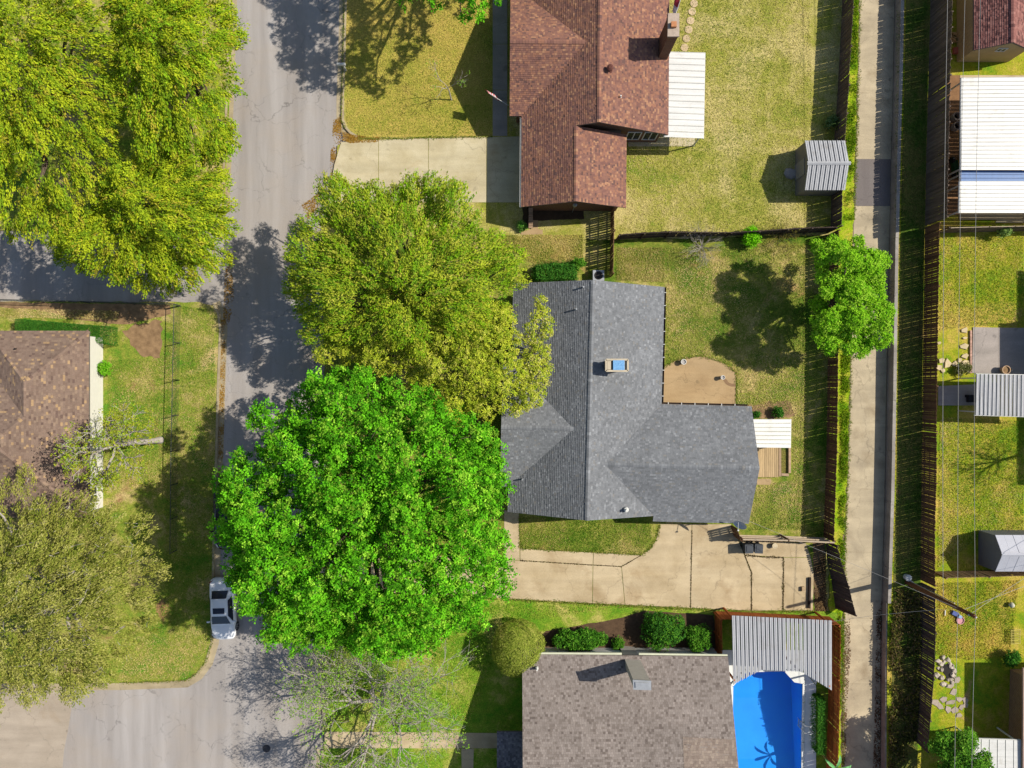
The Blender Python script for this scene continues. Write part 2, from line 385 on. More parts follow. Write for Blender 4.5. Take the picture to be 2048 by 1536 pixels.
# kerbs with a gutter pan
def kerb(px, side, gutter=True, seglen=3.0):
    pts = [W(x, y) for x, y in px]
    root = struct('kerb', Geo().prism([pts[0][:2], (pts[0].x + .12, pts[0].y), (pts[0].x + .12, pts[0].y - .12), (pts[0].x, pts[0].y - .12)], -.04, .1), M_KERB)
    off = []
    for i, p in enumerate(pts):
        d = (pts[min(i + 1, len(pts) - 1)] - pts[max(i - 1, 0)]).normalized(); off.append(Vector((-d.y, d.x, 0)) * side)
    for i in range(len(pts) - 1):
        m = max(1, round((pts[i + 1] - pts[i]).length / seglen))
        for k in range(m):
            a, b = k / m, (k + 1) / m - .004
            p, q = pts[i].lerp(pts[i + 1], a), pts[i].lerp(pts[i + 1], b); u, v = off[i].lerp(off[i + 1], a), off[i].lerp(off[i + 1], b)
            part('kerb_segment', Geo().prism([p[:2], q[:2], (q + v * .17)[:2], (p + u * .17)[:2]], -.04, .135), M_KERB, root)
            if gutter: part('gutter_pan', Geo().prism([(p - u * .005)[:2], (q - v * .005)[:2], (q - v * .42)[:2], (p - u * .42)[:2]], -.04, .008), M_KERB, root)
kerb([(697, -700), (690, 0), (687, 120), (684, 200), (684, 240), (690, 257), (700, 268), (714, 276)], 1)
kerb([(465, -700), (463, 0), (458, 160), (453, 300), (448, 405), (436, 440)], -1)
kerb([(430, 606), (440, 628), (444, 660), (440, 760), (436, 900), (431, 1050), (429, 1180), (427, 1285), (415, 1325), (396, 1350), (374, 1364), (245, 1369), (-900, 1375)], -1)
kerb([(650, 1183), (648, 1300), (644, 1460)], 1)
kerb([(644, 1498), (640, 1700), (630, 2200)], 1)

def slabs(name, polys, mat, z=.125, gap=.02, label=None):
    r = None
    for i, p in enumerate(polys):
        g = Geo().prism(inset(P2(p, z), gap), .03, z + random.uniform(-.004, .004))
        if r is None: r = struct(name, g, mat, label=label)
        else: part('slab', g, mat, r)
    return r
slabs('driveway', [
    [(1040, 1097), (1187, 1105), (1186, 1130), (1040, 1121)], [(1187, 1105), (1283, 1110), (1243, 1133), (1186, 1130)],
    [(1008, 1020), (1038, 1022), (1040, 1121), (1008, 1119)], [(655, 1100), (1008, 1119), (1008, 1197), (655, 1180)],
    [(1008, 1119), (1040, 1121), (1186, 1130), (1185, 1207), (1008, 1197)], [(1186, 1130), (1243, 1133), (1250, 1210), (1185, 1207)],
    [(1243, 1133), (1283, 1110), (1300, 1098), (1312, 1080), (1320, 1048), (1384, 1048), (1381, 1216), (1250, 1210)],
    [(1384, 1048), (1462, 1048), (1478, 1082), (1503, 1145), (1503, 1222), (1381, 1216)],
    [(1478, 1080), (1612, 1086), (1622, 1115), (1567, 1115), (1490, 1110)], [(1490, 1110), (1567, 1115), (1566, 1221), (1503, 1222), (1503, 1145)],
    [(1567, 1115), (1622, 1115), (1628, 1150), (1626, 1222), (1566, 1221)]], M_CONC)
slabs('driveway', [[(757, 279), (857, 276), (857, 405), (757, 405)], [(682, 284), (757, 279), (757, 405), (655, 408), (668, 330)],
    [(857, 276), (973, 274), (973, 405), (857, 405)], [(973, 274), (1052, 272), (1052, 405), (973, 405)]], M_CONC2)
slabs('front_walk', [[(985, y), (1015, y), (1015, y + 92), (985, y + 92)] for y in (180, 88, -4, -96)], M_GREYC)
slabs('front_walk', [[(678, 1463), (795, 1464), (795, 1497), (678, 1497)], [(648, 1463), (678, 1463), (678, 1497), (648, 1497)], [(795, 1464), (908, 1465), (908, 1497), (795, 1497)], [(908, 1465), (1000, 1466), (1000, 1497), (908, 1497)],
    [(922, 1497), (948, 1497), (946, 1580), (924, 1580)]], M_CONC)
slabs('patio', [[(1318, 815), (1322, 738), (1334, 729), (1348, 722), (1370, 715), (1400, 712), (1430, 717), (1448, 726), (1462, 736), (1472, 746), (1472, 815)]], M_PATIO)
slabs('patio', [[(1256, 270), (1392, 262), (1390, 293), (1256, 293)], [(1332, 110), (1392, 110), (1392, 262), (1332, 262)]], M_CONC2)
slabs('step_pad', [[(1512, 957), (1541, 957), (1543, 960), (1543, 967), (1540, 970), (1514, 970)]], M_PATIO)
slabs('side_step', [[(1040, 465), (1070, 455), (1086, 460), (1086, 469), (1042, 470)], [(1062, 440), (1077, 440), (1077, 458), (1062, 458)]], M_PATIO, .118)
def rslabs(name, polys, mat, z):
    r = None
    for p in polys:
        g = Geo().prism(inset(P2(p, TER + z), .012), TER - .1, TER + z)
        if r is None: r = struct(name, g, mat)
        else: part('slab', g, mat, r)
rslabs('patio', [[(1946, 654), (1998, 655), (1998, 748), (1944, 746)], [(1998, 655), (2200, 657), (2200, 760), (1998, 748)]], M_GREYC, .05)
rslabs('path', [[(1876, 772), (1960, 768), (1960, 811), (1876, 811)]], M_GREYC, .04)
rslabs('path', [[(1893, 150), (1920, 150), (1918, 270), (1892, 270)], [(1892, 270), (1918, 270), (1918, 430), (1892, 430)]], plain('packed_clay', c(150, 112, 78), .25, 3, .95, bump=.4), .03)
rslabs('patio', [[(1920, 150), (2200, 150), (2200, 440), (1918, 440)]], M_CONC, .035)
rslabs('path', [[(1998, 432), (2100, 430), (2100, 446), (1990, 446)]], M_CONC2, .03)
# manhole
mh = W(533, 1497, 0)
gm = Geo().lathe([(.30, -.02), (.30, .012)], mh.x, mh.y, 20); gm.lathe([(.21, .012), (.21, .016)], mh.x, mh.y, 20)
solo('manhole_cover', gm, plain('cast_iron', c(88, 84, 84), .2, 8, .6, metal=.4), 'round iron manhole cover set in the street beneath bare branch shadows', 'manhole', tuple(mh))
# ------------------------------------------------------------ houses
def pick(r, pal):
    t = r.random() * sum(w for w, _ in pal)
    for w, col in pal:
        t -= w
        if t <= 0: break
    k = r.uniform(.94, 1.07); return (col[0] * k, col[1] * k, col[2] * k, 1)
def shingles(g, poly, pal, e=.15, tw=(.1, .24), th=.02, seed=1):
    """overlapping shingle tabs laid in courses over a planar slope (3-D polygon)"""
    r = random.Random(seed); P = [Vector(p) for p in poly]
    n = Vector((0, 0, 0))
    for i in range(len(P)): n += P[i].cross(P[(i + 1) % len(P)])
    n.normalize(); n = n if n.z > 0 else -n
    up = (Vector((0, 0, 1)) - n * n.z).normalized(); s = up.cross(n)
    o = min(P, key=lambda p: p.dot(up)); q = [((p - o).dot(s), (p - o).dot(up)) for p in P]
    vmax = max(p[1] for p in q); k = 0
    while k * e < vmax - .01:
        v0, v1 = k * e, (k + 1) * e; row = clip(clip(q, (0, 1), v0, -1), (0, 1), v1, 1); k += 1
        if len(row) < 3: continue
        u, umax = min(p[0] for p in row) - r.uniform(0, .3), max(p[0] for p in row)
        while u < umax:
            w = r.uniform(*tw); tab = clip(clip(row, (1, 0), u + .004, -1), (1, 0), u + w - .004, 1); u += w
            if len(tab) < 3: continue
            t = th * r.choice((.75, 1.0, 1.0, 1.45)); V = []; F = []
            m = len(tab)
            for a, b in tab:
                hgt = t * (1 - (b - v0) / e) + .004
                V.append(o + s * a + up * b + n * hgt)
            F.append(tuple(range(m)))
            for i in range(m):
                j = (i + 1) % m
                if tab[i][1] < v0 + 1e-4 and tab[j][1] < v0 + 1e-4:
                    z = len(V); V += [o + s * tab[i][0] + up * tab[i][1], o + s * tab[j][0] + up * tab[j][1]]; F.append((i, z, z + 1, j))
            g.add(V, F, pick(r, pal))
def caps(g, a, b, pal, seed=3, w=.15, th=.05, e=.22):
    """ridge or hip cap pieces from a to b"""
    r = random.Random(seed); a, b = Vector(a), Vector(b); d = b - a; n = max(1, int(d.length / e)); d.normalize()
    s = d.cross(Vector((0, 0, 1))).normalized()
    for i in range(n):
        p, q = a + d * (i * e), a + d * ((i + 1) * e + .02); z0, z1 = Vector((0, 0, th)), Vector((0, 0, th * .7)); dr = Vector((0, 0, -.055))
        V = [p - s * w + z0 + dr, p + z0, p + s * w + z0 + dr, q - s * w + z1 + dr, q + z1, q + s * w + z1 + dr]
        g.add(V, [(0, 1, 4, 3), (1, 2, 5, 4), (0, 2, 1)], pick(r, pal))
class Frame:
    """a house's own axes: u to the right, v to the top of the picture"""
    def __init__(s, ox, oy, deg): s.o = (ox, oy); s.c = math.cos(math.radians(deg)); s.s = math.sin(math.radians(deg)); s.r = math.radians(deg)
    def __call__(s, u, v, z): return Vector((s.o[0] + u * s.c - v * s.s, s.o[1] + u * s.s + v * s.c, z))
    def p2(s, pts): return [tuple(s(u, v, 0)[:2]) for u, v in pts]
def roof(house, name, slopes, pal, mat, ridges, deckmat, seed, e=.14, tw=(.1, .24), th=.02):
    """slopes: 3-D polygons; deck under them, then shingles, then caps"""
    gd = Geo()
    for s_ in slopes:
        n = len(s_); V = [Vector(p) for p in s_] + [Vector(p) - Vector((0, 0, .14)) for p in s_]
        gd.add(V, [tuple(range(n)), tuple(range(2 * n - 1, n - 1, -1))] + [(i, n + i, n + (i + 1) % n, (i + 1) % n) for i in range(n)])
    rf = part(name, gd, deckmat, house)
    gs = Geo()
    for i, s_ in enumerate(slopes): shingles(gs, s_, pal, e, tw, th, seed + i)
    part('shingles', gs, mat, rf, colors=True, kind='stuff')
    gc = Geo()
    for i, (a, b) in enumerate(ridges): caps(gc, a, b, pal, seed + 40 + i)
    if ridges: part('ridge_caps', gc, mat, rf, colors=True, kind='stuff')
    return rf
def window(house, name, f, u, v, z, w, h, axis, out, frame_mat, pane_mat):
    """a framed window on a wall; axis 'u' or 'v' is the wall's direction, out its outward sign"""
    du, dv = (1, 0) if axis == 'u' else (0, 1); ou, ov = (0, out) if axis == 'u' else (out, 0)
    g = Geo(); t = .07
    def bx(a0, a1, z0, z1, d0, d1):
        pts = [f(u + du * a + ou * d, v + dv * a + ov * d, 0)[:2] for a, d in ((a0, d0), (a1, d0), (a1, d1), (a0, d1))]; return Geo().prism(pts, z0, z1)
    for a0, a1, z0, z1 in ((-w / 2, w / 2, z, z + t), (-w / 2, w / 2, z + h - t, z + h), (-w / 2, -w / 2 + t, z + t, z + h - t), (w / 2 - t, w / 2, z + t, z + h - t), (-t / 2, t / 2, z + t, z + h - t)):
        q = bx(a0, a1, z0, z1, -.03, .05); g.add(q.v, q.f)
    fr = part(name, g, frame_mat, house)
    for sgn in (-1, 1):
        a0, a1 = sorted((sgn * t / 2, sgn * (w / 2 - t))); q = bx(a0, a1, z + t, z + h - t, -.02, .012); part('pane', q, pane_mat, fr)
def vent(parent, px, py, z, r, h, mat, name='vent_pipe', hood=False):
    p = W(px, py, z); g = Geo()
    g.lathe([(r * 1.9, z - .25), (r * 1.7, z - .02), (r, z), (r, z + h)] + ([(r * 1.7, z + h), (r * 1.8, z + h + .12), (r * .9, z + h + .2)] if hood else []), p.x, p.y, 12)
    part(name, g, mat, parent)

M_SH = attr_mat('shingle', .92, .18, .2, 16, .35, weather=.1)
M_DECK = plain('roof_deck_edge', c(120, 112, 104), .2, 4)
M_BRICK = None
def brick_mat(name, c1, c2, mortar):
    b = NB(name); br = b.n('ShaderNodeTexBrick'); br.inputs['Scale'].default_value = 1.0
    for k, v in (('Brick Width', .22), ('Row Height', .075), ('Mortar Size', .008)): br.inputs[k].default_value = v
    br.inputs['Color1'].default_value = c1; br.inputs['Color2'].default_value = c2; br.inputs['Mortar'].default_value = mortar
    mp = b.n('ShaderNodeCombineXYZ'); sp = b.n('ShaderNodeSeparateXYZ'); ge = b.n('ShaderNodeNewGeometry'); b.l(ge.outputs['Position'], sp.inputs[0])
    ad = b.n('ShaderNodeMath', operation='ADD'); b.l(sp.outputs['X'], ad.inputs[0]); b.l(sp.outputs['Y'], ad.inputs[1])
    b.l(ad.outputs[0], mp.inputs['X']); b.l(sp.outputs['Z'], mp.inputs['Y']); b.l(mp.outputs[0], br.inputs['Vector'])
    MATS[name] = b.done(br.outputs['Color'], .9, .15); return MATS[name]
M_BRICK = brick_mat('brown_brick', c(136, 92, 62), c(112, 72, 52), c(160, 140, 118))
M_BRICK2 = brick_mat('grey_brick', c(150, 128, 112), c(124, 104, 92), c(180, 170, 158))
M_WHITE = plain('white_paint', c(238, 236, 228), .05, 2, .6)
M_GLASS = plain('window_glass', (.02, .025, .03, 1), .1, 1, .08, .5)
M_GALV = plain('galvanised', c(196, 198, 200), .12, 5, .45, .4, .5)
M_DARKMETAL = plain('dark_metal', c(54, 50, 48), .2, 5, .5, .3, .3)

# grey house in the middle
GREY = [(6, c(133, 135, 138)), (3, c(142, 144, 147)), (3, c(124, 126, 129)), (.6, c(156, 158, 161)), (.5, c(138, 136, 133))]
hf = Frame(5.23, -9.52, -1.43); A, m, zr, ze = 5.54, .469, 5.1, 2.5
gh = thing('grey_house', 'L-shaped house with a grey shingle roof beside the tan patio', 'house', (5.4, -3, 0))
v0, b0, w0, bw = 3.88, 4.3, 6.34, 4.5; zE, zW = ze + m * b0, ze + m * bw; E1, W1, N1 = 12.15, -6.15, 16.78
M_ = lambda u, v: hf(u, v, zr - m * abs(u)); E_ = lambda u, v: hf(u, v, zE - m * abs(v - v0)); W_ = lambda u, v: hf(u, v, zW - m * abs(v - w0))
slopes = [
    [M_(0, 0), M_(A - b0 + v0, 0), M_(A - b0, v0), M_(A, v0 + b0), M_(A, N1), M_(0, N1)],
    [E_(A - b0, v0), E_(E1, v0), E_(E1, v0 + b0), E_(A, v0 + b0)],
    [E_(A - b0, v0), E_(A - b0 + v0, 0), E_(A - b0 + v0, v0 - b0), E_(E1, v0 - b0), E_(E1, v0)],
    [M_(0, 0), M_(0, N1), M_(-A, N1), M_(-A, w0 + bw), M_(-(A - bw), w0), M_(-A, w0 - bw), M_(-A, 0)],
    [W_(-(A - bw), w0), W_(-A, w0 + bw), W_(W1, w0 + bw), W_(W1, w0)],
    [W_(-(A - bw), w0), W_(W1, w0), W_(W1, w0 - bw), W_(-A, w0 - bw)]]
rf = roof(gh, 'roof', slopes, GREY, M_SH, [(M_(0, 0), M_(0, N1)), (E_(A - b0, v0), E_(E1, v0)), (W_(W1, w0), W_(-(A - bw), w0))], M_DECK, 100)
oh = .42
g = Geo().prism(hf.p2([(-A + oh, oh), (A - oh, oh), (A - oh, N1 - oh), (-A + oh, N1 - oh)]), 0, ze - .05)
g.prism(hf.p2([(A - oh, v0 - b0 + oh), (E1 - oh, v0 - b0 + oh), (E1 - oh, v0 + b0 - oh), (A - oh, v0 + b0 - oh)]), 0, ze - .05)
g.prism(hf.p2([(W1 + .3, w0 - bw + oh), (-A + oh, w0 - bw + oh), (-A + oh, w0 + bw - oh), (W1 + .3, w0 + bw - oh)]), 0, ze - .05)
part('wall', g, M_BRICK2, gh)
M_GSD = plain('grey_siding', c(150, 152, 154), .1, 3)
for v in (oh, N1 - oh - .1): part('gable_wall', Geo().add([hf(-A + oh, v, ze - .06), hf(A - oh, v, ze - .06), hf(0, v, zr - .16), hf(-A + oh, v + .1, ze - .06), hf(A - oh, v + .1, ze - .06), hf(0, v + .1, zr - .16)], [(0, 1, 2), (5, 4, 3), (0, 2, 5, 3), (1, 4, 5, 2)]), M_GSD, gh)
for u, vc, bb, zz in ((E1 - oh - .1, v0, b0, zE), (W1 + .3, w0, bw, zW)): part('gable_wall', Geo().add([hf(u, vc - bb + oh, ze - .06), hf(u, vc + bb - oh, ze - .06), hf(u, vc, zz - .16), hf(u + .1, vc - bb + oh, ze - .06), hf(u + .1, vc + bb - oh, ze - .06), hf(u + .1, vc, zz - .16)], [(0, 1, 2), (5, 4, 3), (0, 2, 5, 3), (1, 4, 5, 2)]), M_GSD, gh)
for v in (10, 13.5): window(gh, 'window', hf, A - oh, v, .9, 1.5, 1.2, 'v', 1, M_WHITE, M_GLASS)
for u in (-3, 3): window(gh, 'window', hf, u, N1 - oh, .9, 1.4, 1.2, 'u', 1, M_WHITE, M_GLASS)
window(gh, 'window', hf, 2.2, oh, .8, 1.6, 1.3, 'u', -1, M_WHITE, M_GLASS)
g = Geo().prism(hf.p2([(7.2, v0 - b0 + oh - .05), (11.6, v0 - b0 + oh - .05), (11.6, v0 - b0 + oh), (7.2, v0 - b0 + oh)]), .12, 2.25); part('garage_door', g, M_WHITE, gh)
# open gutters with pale hangers
gt = Geo()
def gutter(f, u0, v0_, u1, v1, z, ou, ov):
    for d, w, z0, z1 in ((.0, .012, -.11, 0.0), (.12, .014, -.11, .0), (.012, .108, -.11, -.1)):
        gt.prism(f.p2([(u0 + ou * d, v0_ + ov * d), (u1 + ou * d, v1 + ov * d), (u1 + ou * (d + w), v1 + ov * (d + w)), (u0 + ou * (d + w), v0_ + ov * (d + w))]), z + z0, z + z1)
gutter(hf, A + .015, v0 + b0 + .14, A + .015, N1, ze - .03, 1, 0); gutter(hf, A + .015, v0 + b0 + .015, 11.9, v0 + b0 + .015, ze - .03, 0, 1)
gu = part('gutter', gt, plain('dark_gutter', c(52, 38, 30), .3, 3), gh)
def hangers(pts):
    for u, v, ax in pts:
        s_ = (.15, .045) if ax else (.045, .15)
        q = hf(u, v, 0); part('hanger', Geo().box(q.x, q.y, ze - .03, s_[0], s_[1], .025, hf.r), M_WHITE, gu)
hangers([(A + .08, v, 1) for v in np.arange(v0 + b0 + .6, N1, .95)] + [(u, v0 + b0 + .08, 0) for u in np.arange(A + .5, 11.9, .98)])
for px, py, z in ((1166, 575, 4.75), (1152, 619, 4.6), (1045, 958, 3.0)): vent(gh, px, py, z, .06, .38, M_GALV)
vent(gh, 1253, 1020, 4.1, .1, .25, M_WHITE)
# timber-clad chimney with a blue sheet over half its top
cz = 5.85; q = [W(x, y, cz) for x, y in ((1214, 721), (1254, 721), (1254, 740), (1214, 740))]
g = Geo().prism([p[:2] for p in q], 4.0, cz - .1); ch = part('chimney', g, plain('tan_cladding', c(196, 176, 146), .15, 4, stretch=(1, 1, .2)), rf)
top = Geo(); qa = inset([tuple(p[:2]) for p in q], -.06)
for (xa, ya), (xb, yb) in zip(qa, qa[1:] + qa[:1]):
    mx, my = (xa + xb) / 2, (ya + yb) / 2; L_ = math.hypot(xb - xa, yb - ya); top.box(mx, my, cz - .1, L_, .13, .12, math.atan2(yb - ya, xb - xa))
top.prism(P2([(1214.6, 722), (1222, 722), (1222, 739), (1214.6, 739)], cz), cz - .09, cz + .012)
part('chimney_rim', top, plain('rim_wood', c(214, 198, 170), .15, 4), rf)
part('blue_sheet', Geo().prism(P2([(1226, 720.5), (1249, 720.5), (1249, 740), (1226, 740)], cz), cz - .02, cz + .05), plain('blue_sheet', c(112, 176, 236), .25, 9, .6, col2=c(150, 206, 250)), rf)
part('flue_mouth', Geo().prism(P2([(1222, 722), (1226, 722), (1226, 739), (1222, 739)], cz), cz - .09, cz - .05), plain('flue_shade', (.01, .01, .01, 1), .2), rf)  # near-black colour stands in for the shade in the chimney opening
q = W(1190 + 6, 556, .1)
ac = thing('air_conditioner', 'grey box air conditioner against the north wall of the grey house', 'air conditioner', (W(1197, 556, .8).x, W(1197, 551, .8).y, .1))
part('case', Geo().box(0, 0, 0, .85, .8, .75), M_GALV, ac, world=False); part('fan_grille', Geo().lathe([(.33, .75), (.33, .765), (.1, .78)], 0, 0, 18), M_DARKMETAL, ac, world=False)

# brown house at the top
BROWN = [(5, c(152, 110, 95)), (3, c(166, 118, 96)), (3, c(138, 99, 89)), (1.2, c(184, 138, 108)), (1, c(118, 89, 83))]
bf = Frame(6.08, 18.3, -.4); A, m, zr, ze = 5.37, .447, 5.0, 2.6; v0, b0 = 5.8, 4.5; zw = ze + m * b0; W1, N1 = -6.26, 20.0
bh = thing('brown_house', 'house with a reddish brown shingle roof and brick chimney', 'house', (6, 24, 0))
M_ = lambda u, v: bf(u, v, zr - m * abs(u)); W_ = lambda u, v: bf(u, v, zw - m * abs(v - v0)); gr_, ge_ = -1.53, 2.31; zg = zr - m * 1.53; G_ = lambda u, v: bf(u, v, zg - m * abs(u - gr_))
slopes = [[M_(0, 0), M_(0, N1), M_(A, N1), M_(A, 0)],
    [M_(0, 0), M_(0, N1), M_(-A, N1), M_(-A, v0 + b0), M_(-(A - b0), v0), M_(-A, v0 - b0), M_(-A, -5.37), M_(gr_, -5.37), M_(gr_, 0)],
    [G_(gr_, -5.37), G_(ge_, -5.37), G_(ge_, -.02), G_(gr_, -.02)],
    [W_(-(A - b0), v0), W_(-A, v0 + b0), W_(W1, v0 + b0), W_(W1, v0)], [W_(-(A - b0), v0), W_(W1, v0), W_(W1, v0 - b0), W_(-A, v0 - b0)]]
rf = roof(bh, 'roof', slopes, BROWN, M_SH, [(M_(0, 0), M_(0, N1)), (W_(W1, v0), W_(-(A - b0), v0)), (G_(gr_, -5.37), G_(gr_, 0))], M_DECK, 200)
g = Geo().prism(bf.p2([(-A + .4, .3), (A - .4, .3), (A - .4, N1 - .3), (-A + .4, N1 - .3)]), 0, ze - .05)
g.prism(bf.p2([(-A + .75, -5.37 + .35), (ge_ - .4, -5.37 + .35), (ge_ - .4, .3), (-A + .75, .3)]), 0, ze - .05)
g.prism(bf.p2([(W1 + .5, v0 - b0 + .4), (-A + .4, v0 - b0 + .4), (-A + .4, v0 + b0 - .4), (W1 + .5, v0 + b0 - .4)]), 0, ze - .05)
part('wall', g, M_BRICK, bh)
def tri(f, a, b, top, d, axis='u'):
    (u0, v0_, z0), (u1, v1, z1), (u2, v2, z2) = a, b, top; du, dv = (0, d) if axis == 'u' else (d, 0)
    return [f(u0, v0_, z0), f(u1, v1, z1), f(u2, v2, z2), f(u0 + du, v0_ + dv, z0), f(u1 + du, v1 + dv, z1), f(u2 + du, v2 + dv, z2)], [(0, 1, 2), (5, 4, 3), (0, 2, 5, 3), (1, 4, 5, 2), (0, 3, 4, 1)]
for tr_ in (tri(bf, (-A + .75, -5.02, ze - .06), (ge_ - .4, -5.02, ze - .06), (gr_, -5.02, zg - .16), .1), tri(bf, (-A + .4, .3, ze - .06), (A - .4, .3, ze - .06), (0, .3, zr - .16), .1),
            tri(bf, (W1 + .5, v0 - b0 + .4, ze - .06), (W1 + .5, v0 + b0 - .4, ze - .06), (W1 + .5, v0, zw - .16), .1, 'v')): part('gable_wall', Geo().add(*tr_), M_BRICK, bh)
for u in (3.0, 4.25): window(bh, 'window', bf, u, .3, .7, 1.05, 1.6, 'u', -1, M_WHITE, M_GLASS)
for v in (4.5, 7.2): window(bh, 'window', bf, W1 + .5, v, .9, 1.4, 1.2, 'v', -1, M_WHITE, M_GLASS)
part('garage_door', Geo().prism(bf.p2([(-A + .7, -4.4), (-A + .75, -4.4), (-A + .75, -.4), (-A + .7, -.4)]), .1, 2.25), M_WHITE, bh)
gt = Geo(); u = -A - .015
for d, w, z0, z1 in ((0, .012, -.1, 0), (-.11, .012, -.1, 0.005), (-.1, .1, -.1, -.09)):
    gt.prism(bf.p2([(u + d, -5.37), (u + d + w, -5.37), (u + d + w, v0 - b0 - .1), (u + d, v0 - b0 - .1)]), ze - .02 + z0, ze - .02 + z1)
part('gutter', gt, M_WHITE, bh)
vent(bh, 1219, 140, 4.7, .13, .3, plain('brown_vent', c(110, 66, 56), .2), 'roof_turbine', True); vent(bh, 1241, 194, 4.3, .05, .25, M_WHITE)
# brick chimney on the far eave wall
cz = 6.3; q = [W(x, y, cz) for x, y in ((1338, 28), (1357, 28), (1357, 71), (1337, 71))]
ch = part('chimney', Geo().prism([p[:2] for p in q], 0, cz - .12), M_BRICK, bh)
part('chimney_cap', Geo().prism(inset([tuple(p[:2]) for p in q], -.06), cz - .12, cz), plain('cap_mortar', c(196, 176, 158), .2, 4), bh)
p = W(1348, 48, cz + .2); g = Geo().box(p.x, p.y, cz, .36, .36, .22); part('flue', g, plain('clay_flue', c(206, 140, 96), .2, 6), bh)
g = Geo(); p = W(1150, 409, 2.2); g.lathe([(.05, 1.9), (.16, 2.0), (.17, 2.25), (.1, 2.35)], p.x, p.y, 12); g.tube([(p.x, p.y, 1.95), (p.x - .02, p.y - .05, .1)], .03); part('electric_meter', g, M_GALV, bh)
g = Geo(); q = bf(-A + .75, -5.2, 0)     # low brick pier wall beside the garage
bw_ = thing('garden_wall', 'short brick wall running from the garage corner of the brown house', 'wall', W(1060, 437, 0))
part('brickwork', Geo().prism(P2([(1058, 415), (1065, 415), (1065, 456), (1058, 456)]), 0, .95), M_BRICK, bw_)
for i in range(9): part('brick', Geo().prism(inset(P2([(1057, 415 + i * 4.6), (1066, 415 + i * 4.6), (1066, 419.6 + i * 4.6), (1057, 419.6 + i * 4.6)], 1.0), .012), .952, 1.02), plain('coping_brick', c(178, 146, 118), .2, 8, rnd=.2), bw_)

# house on the left, brown and tan tabs, hipped
TAN = [(6, c(148, 125, 110)), (3, c(139, 116, 102)), (1.5, c(160, 136, 117)), (.9, c(188, 156, 118)), (.8, c(122, 100, 90))]
lh = thing('tan_house', 'hipped roof house with tan flecked shingles and a white side wall', 'house', (-36, -3, 0))
xe, ze, m = -31.05, 2.5, .4; Zt = lambda d: ze + m * d
N2, N0, S0 = 3.9, 1.4, -9.8; h2, h1 = 3.74, 5.6; xr, yr = xe - h2, (N0 + S0) / 2; FW = -56.0
P = lambda x, y, d: Vector((x, y, Zt(d)))
hipN = P(xr, N2 - h2, h2); vb = P(xr, N0 - h2, h2); rdg = P(xe - h1, yr, h1)
slopes = [[P(xe, N2, 0), hipN, vb, rdg, P(xe, S0, 0)], [P(xe, N2, 0), P(xe - 2 * h2, N2, 0), hipN],
    [hipN, P(xe - 2 * h2, N2, 0), P(xe - 2 * h2, N0, 0), vb], [vb, P(xe - 2 * h2, N0, 0), P(FW, N0, 0), P(FW, yr, h1), rdg], [rdg, P(FW, yr, h1), P(FW, S0, 0), P(xe, S0, 0)]]
roof(lh, 'roof', slopes, TAN, M_SH, [(P(xe, N2, 0), hipN), (P(xe - 2 * h2, N2, 0), hipN), (hipN, vb), (vb, rdg), (P(xe, S0, 0), rdg), (P(FW, yr, h1), rdg)], M_DECK, 300, .15, (.16, .3), .022)
g = Geo().prism([(xe - .35, S0 + .35), (xe - .35, N2 - .35), (xe - 2 * h2 + .35, N2 - .35), (xe - 2 * h2 + .35, N0 - .35), (FW, N0 - .35), (FW, S0 + .35)], 0, ze - .05)
part('wall', g, plain('white_siding', c(240, 236, 224), .06, 2, .7, stretch=(1, 1, 6)), lh)
LF = Frame(0, 0, 0)
window(lh, 'window', LF, xe - .35, -8.3, .9, 1.2, 1.2, 'v', 1, M_WHITE, M_GLASS)
vent(lh, 33, 698, 3.0, .06, .22, M_DARKMETAL); vent(lh, 70, 778, 3.55, .06, .22, M_DARKMETAL)

# mauve-grey house at the bottom
MAUVE = [(6, c(154, 142, 134)), (3, c(164, 152, 144)), (2.5, c(140, 128, 120)), (.8, c(124, 112, 105))]
mh_ = thing('mauve_house', 'house with a pinkish grey shingle roof beside the blue pool', 'house', (8, -27, 0))
ze, m = 2.6, .36; ny, hw = -19.8, 9.2; xa, xb = .75, 15.8; zr = ze + m * hw
sl = lambda x, y: Vector((x, y, zr - m * abs(y - (ny - hw))))
n_sl = [sl(xa, ny), sl(xb, ny - .15), sl(xb, ny - hw), sl(xa, ny - hw)]
rf = roof(mh_, 'roof', [n_sl, [sl(xa, ny - hw), sl(xb, ny - hw), sl(xb, ny - 2 * hw), sl(xa, ny - 2 * hw)]], MAUVE, M_SH, [(n_sl[3], n_sl[2])], M_DECK, 400, .16, (.14, .2), .024)
gp = Geo(); q0 = [tuple(W(x, y, 4.6)[:2]) for x, y in ((1366, 1476), (1470, 1480), (1472, 1536), (1364, 1536))]
pt = [Vector((x, y, zr - m * abs(y - (ny - hw)) + .02)) for x, y in q0]
shingles(gp, pt, [(4, c(160, 143, 130)), (3, c(148, 131, 119)), (2, c(170, 153, 138))], .17, (.16, .22), .024, 450); part('patched_shingles', gp, M_SH, rf, colors=True, kind='stuff', label='tan patch of newer shingles')
pz0, pz1 = 2.25, 2.6; q = [W(994, 1463, pz0), W(1046, 1463, pz1), W(1046, 1640, pz1), W(994, 1640, pz0)]
roof(mh_, 'porch_roof', [q], [(4, c(132, 128, 134)), (3, c(112, 108, 114)), (2, c(150, 146, 150))], M_SH, [], M_DECK, 460)
g = Geo().prism([(xa + .3, ny - .45), (xb - .35, ny - .45), (xb - .35, ny - 2 * hw + .45), (xa + .3, ny - 2 * hw + .45)], 0, ze)
part('wall', g, M_WHITE, mh_)
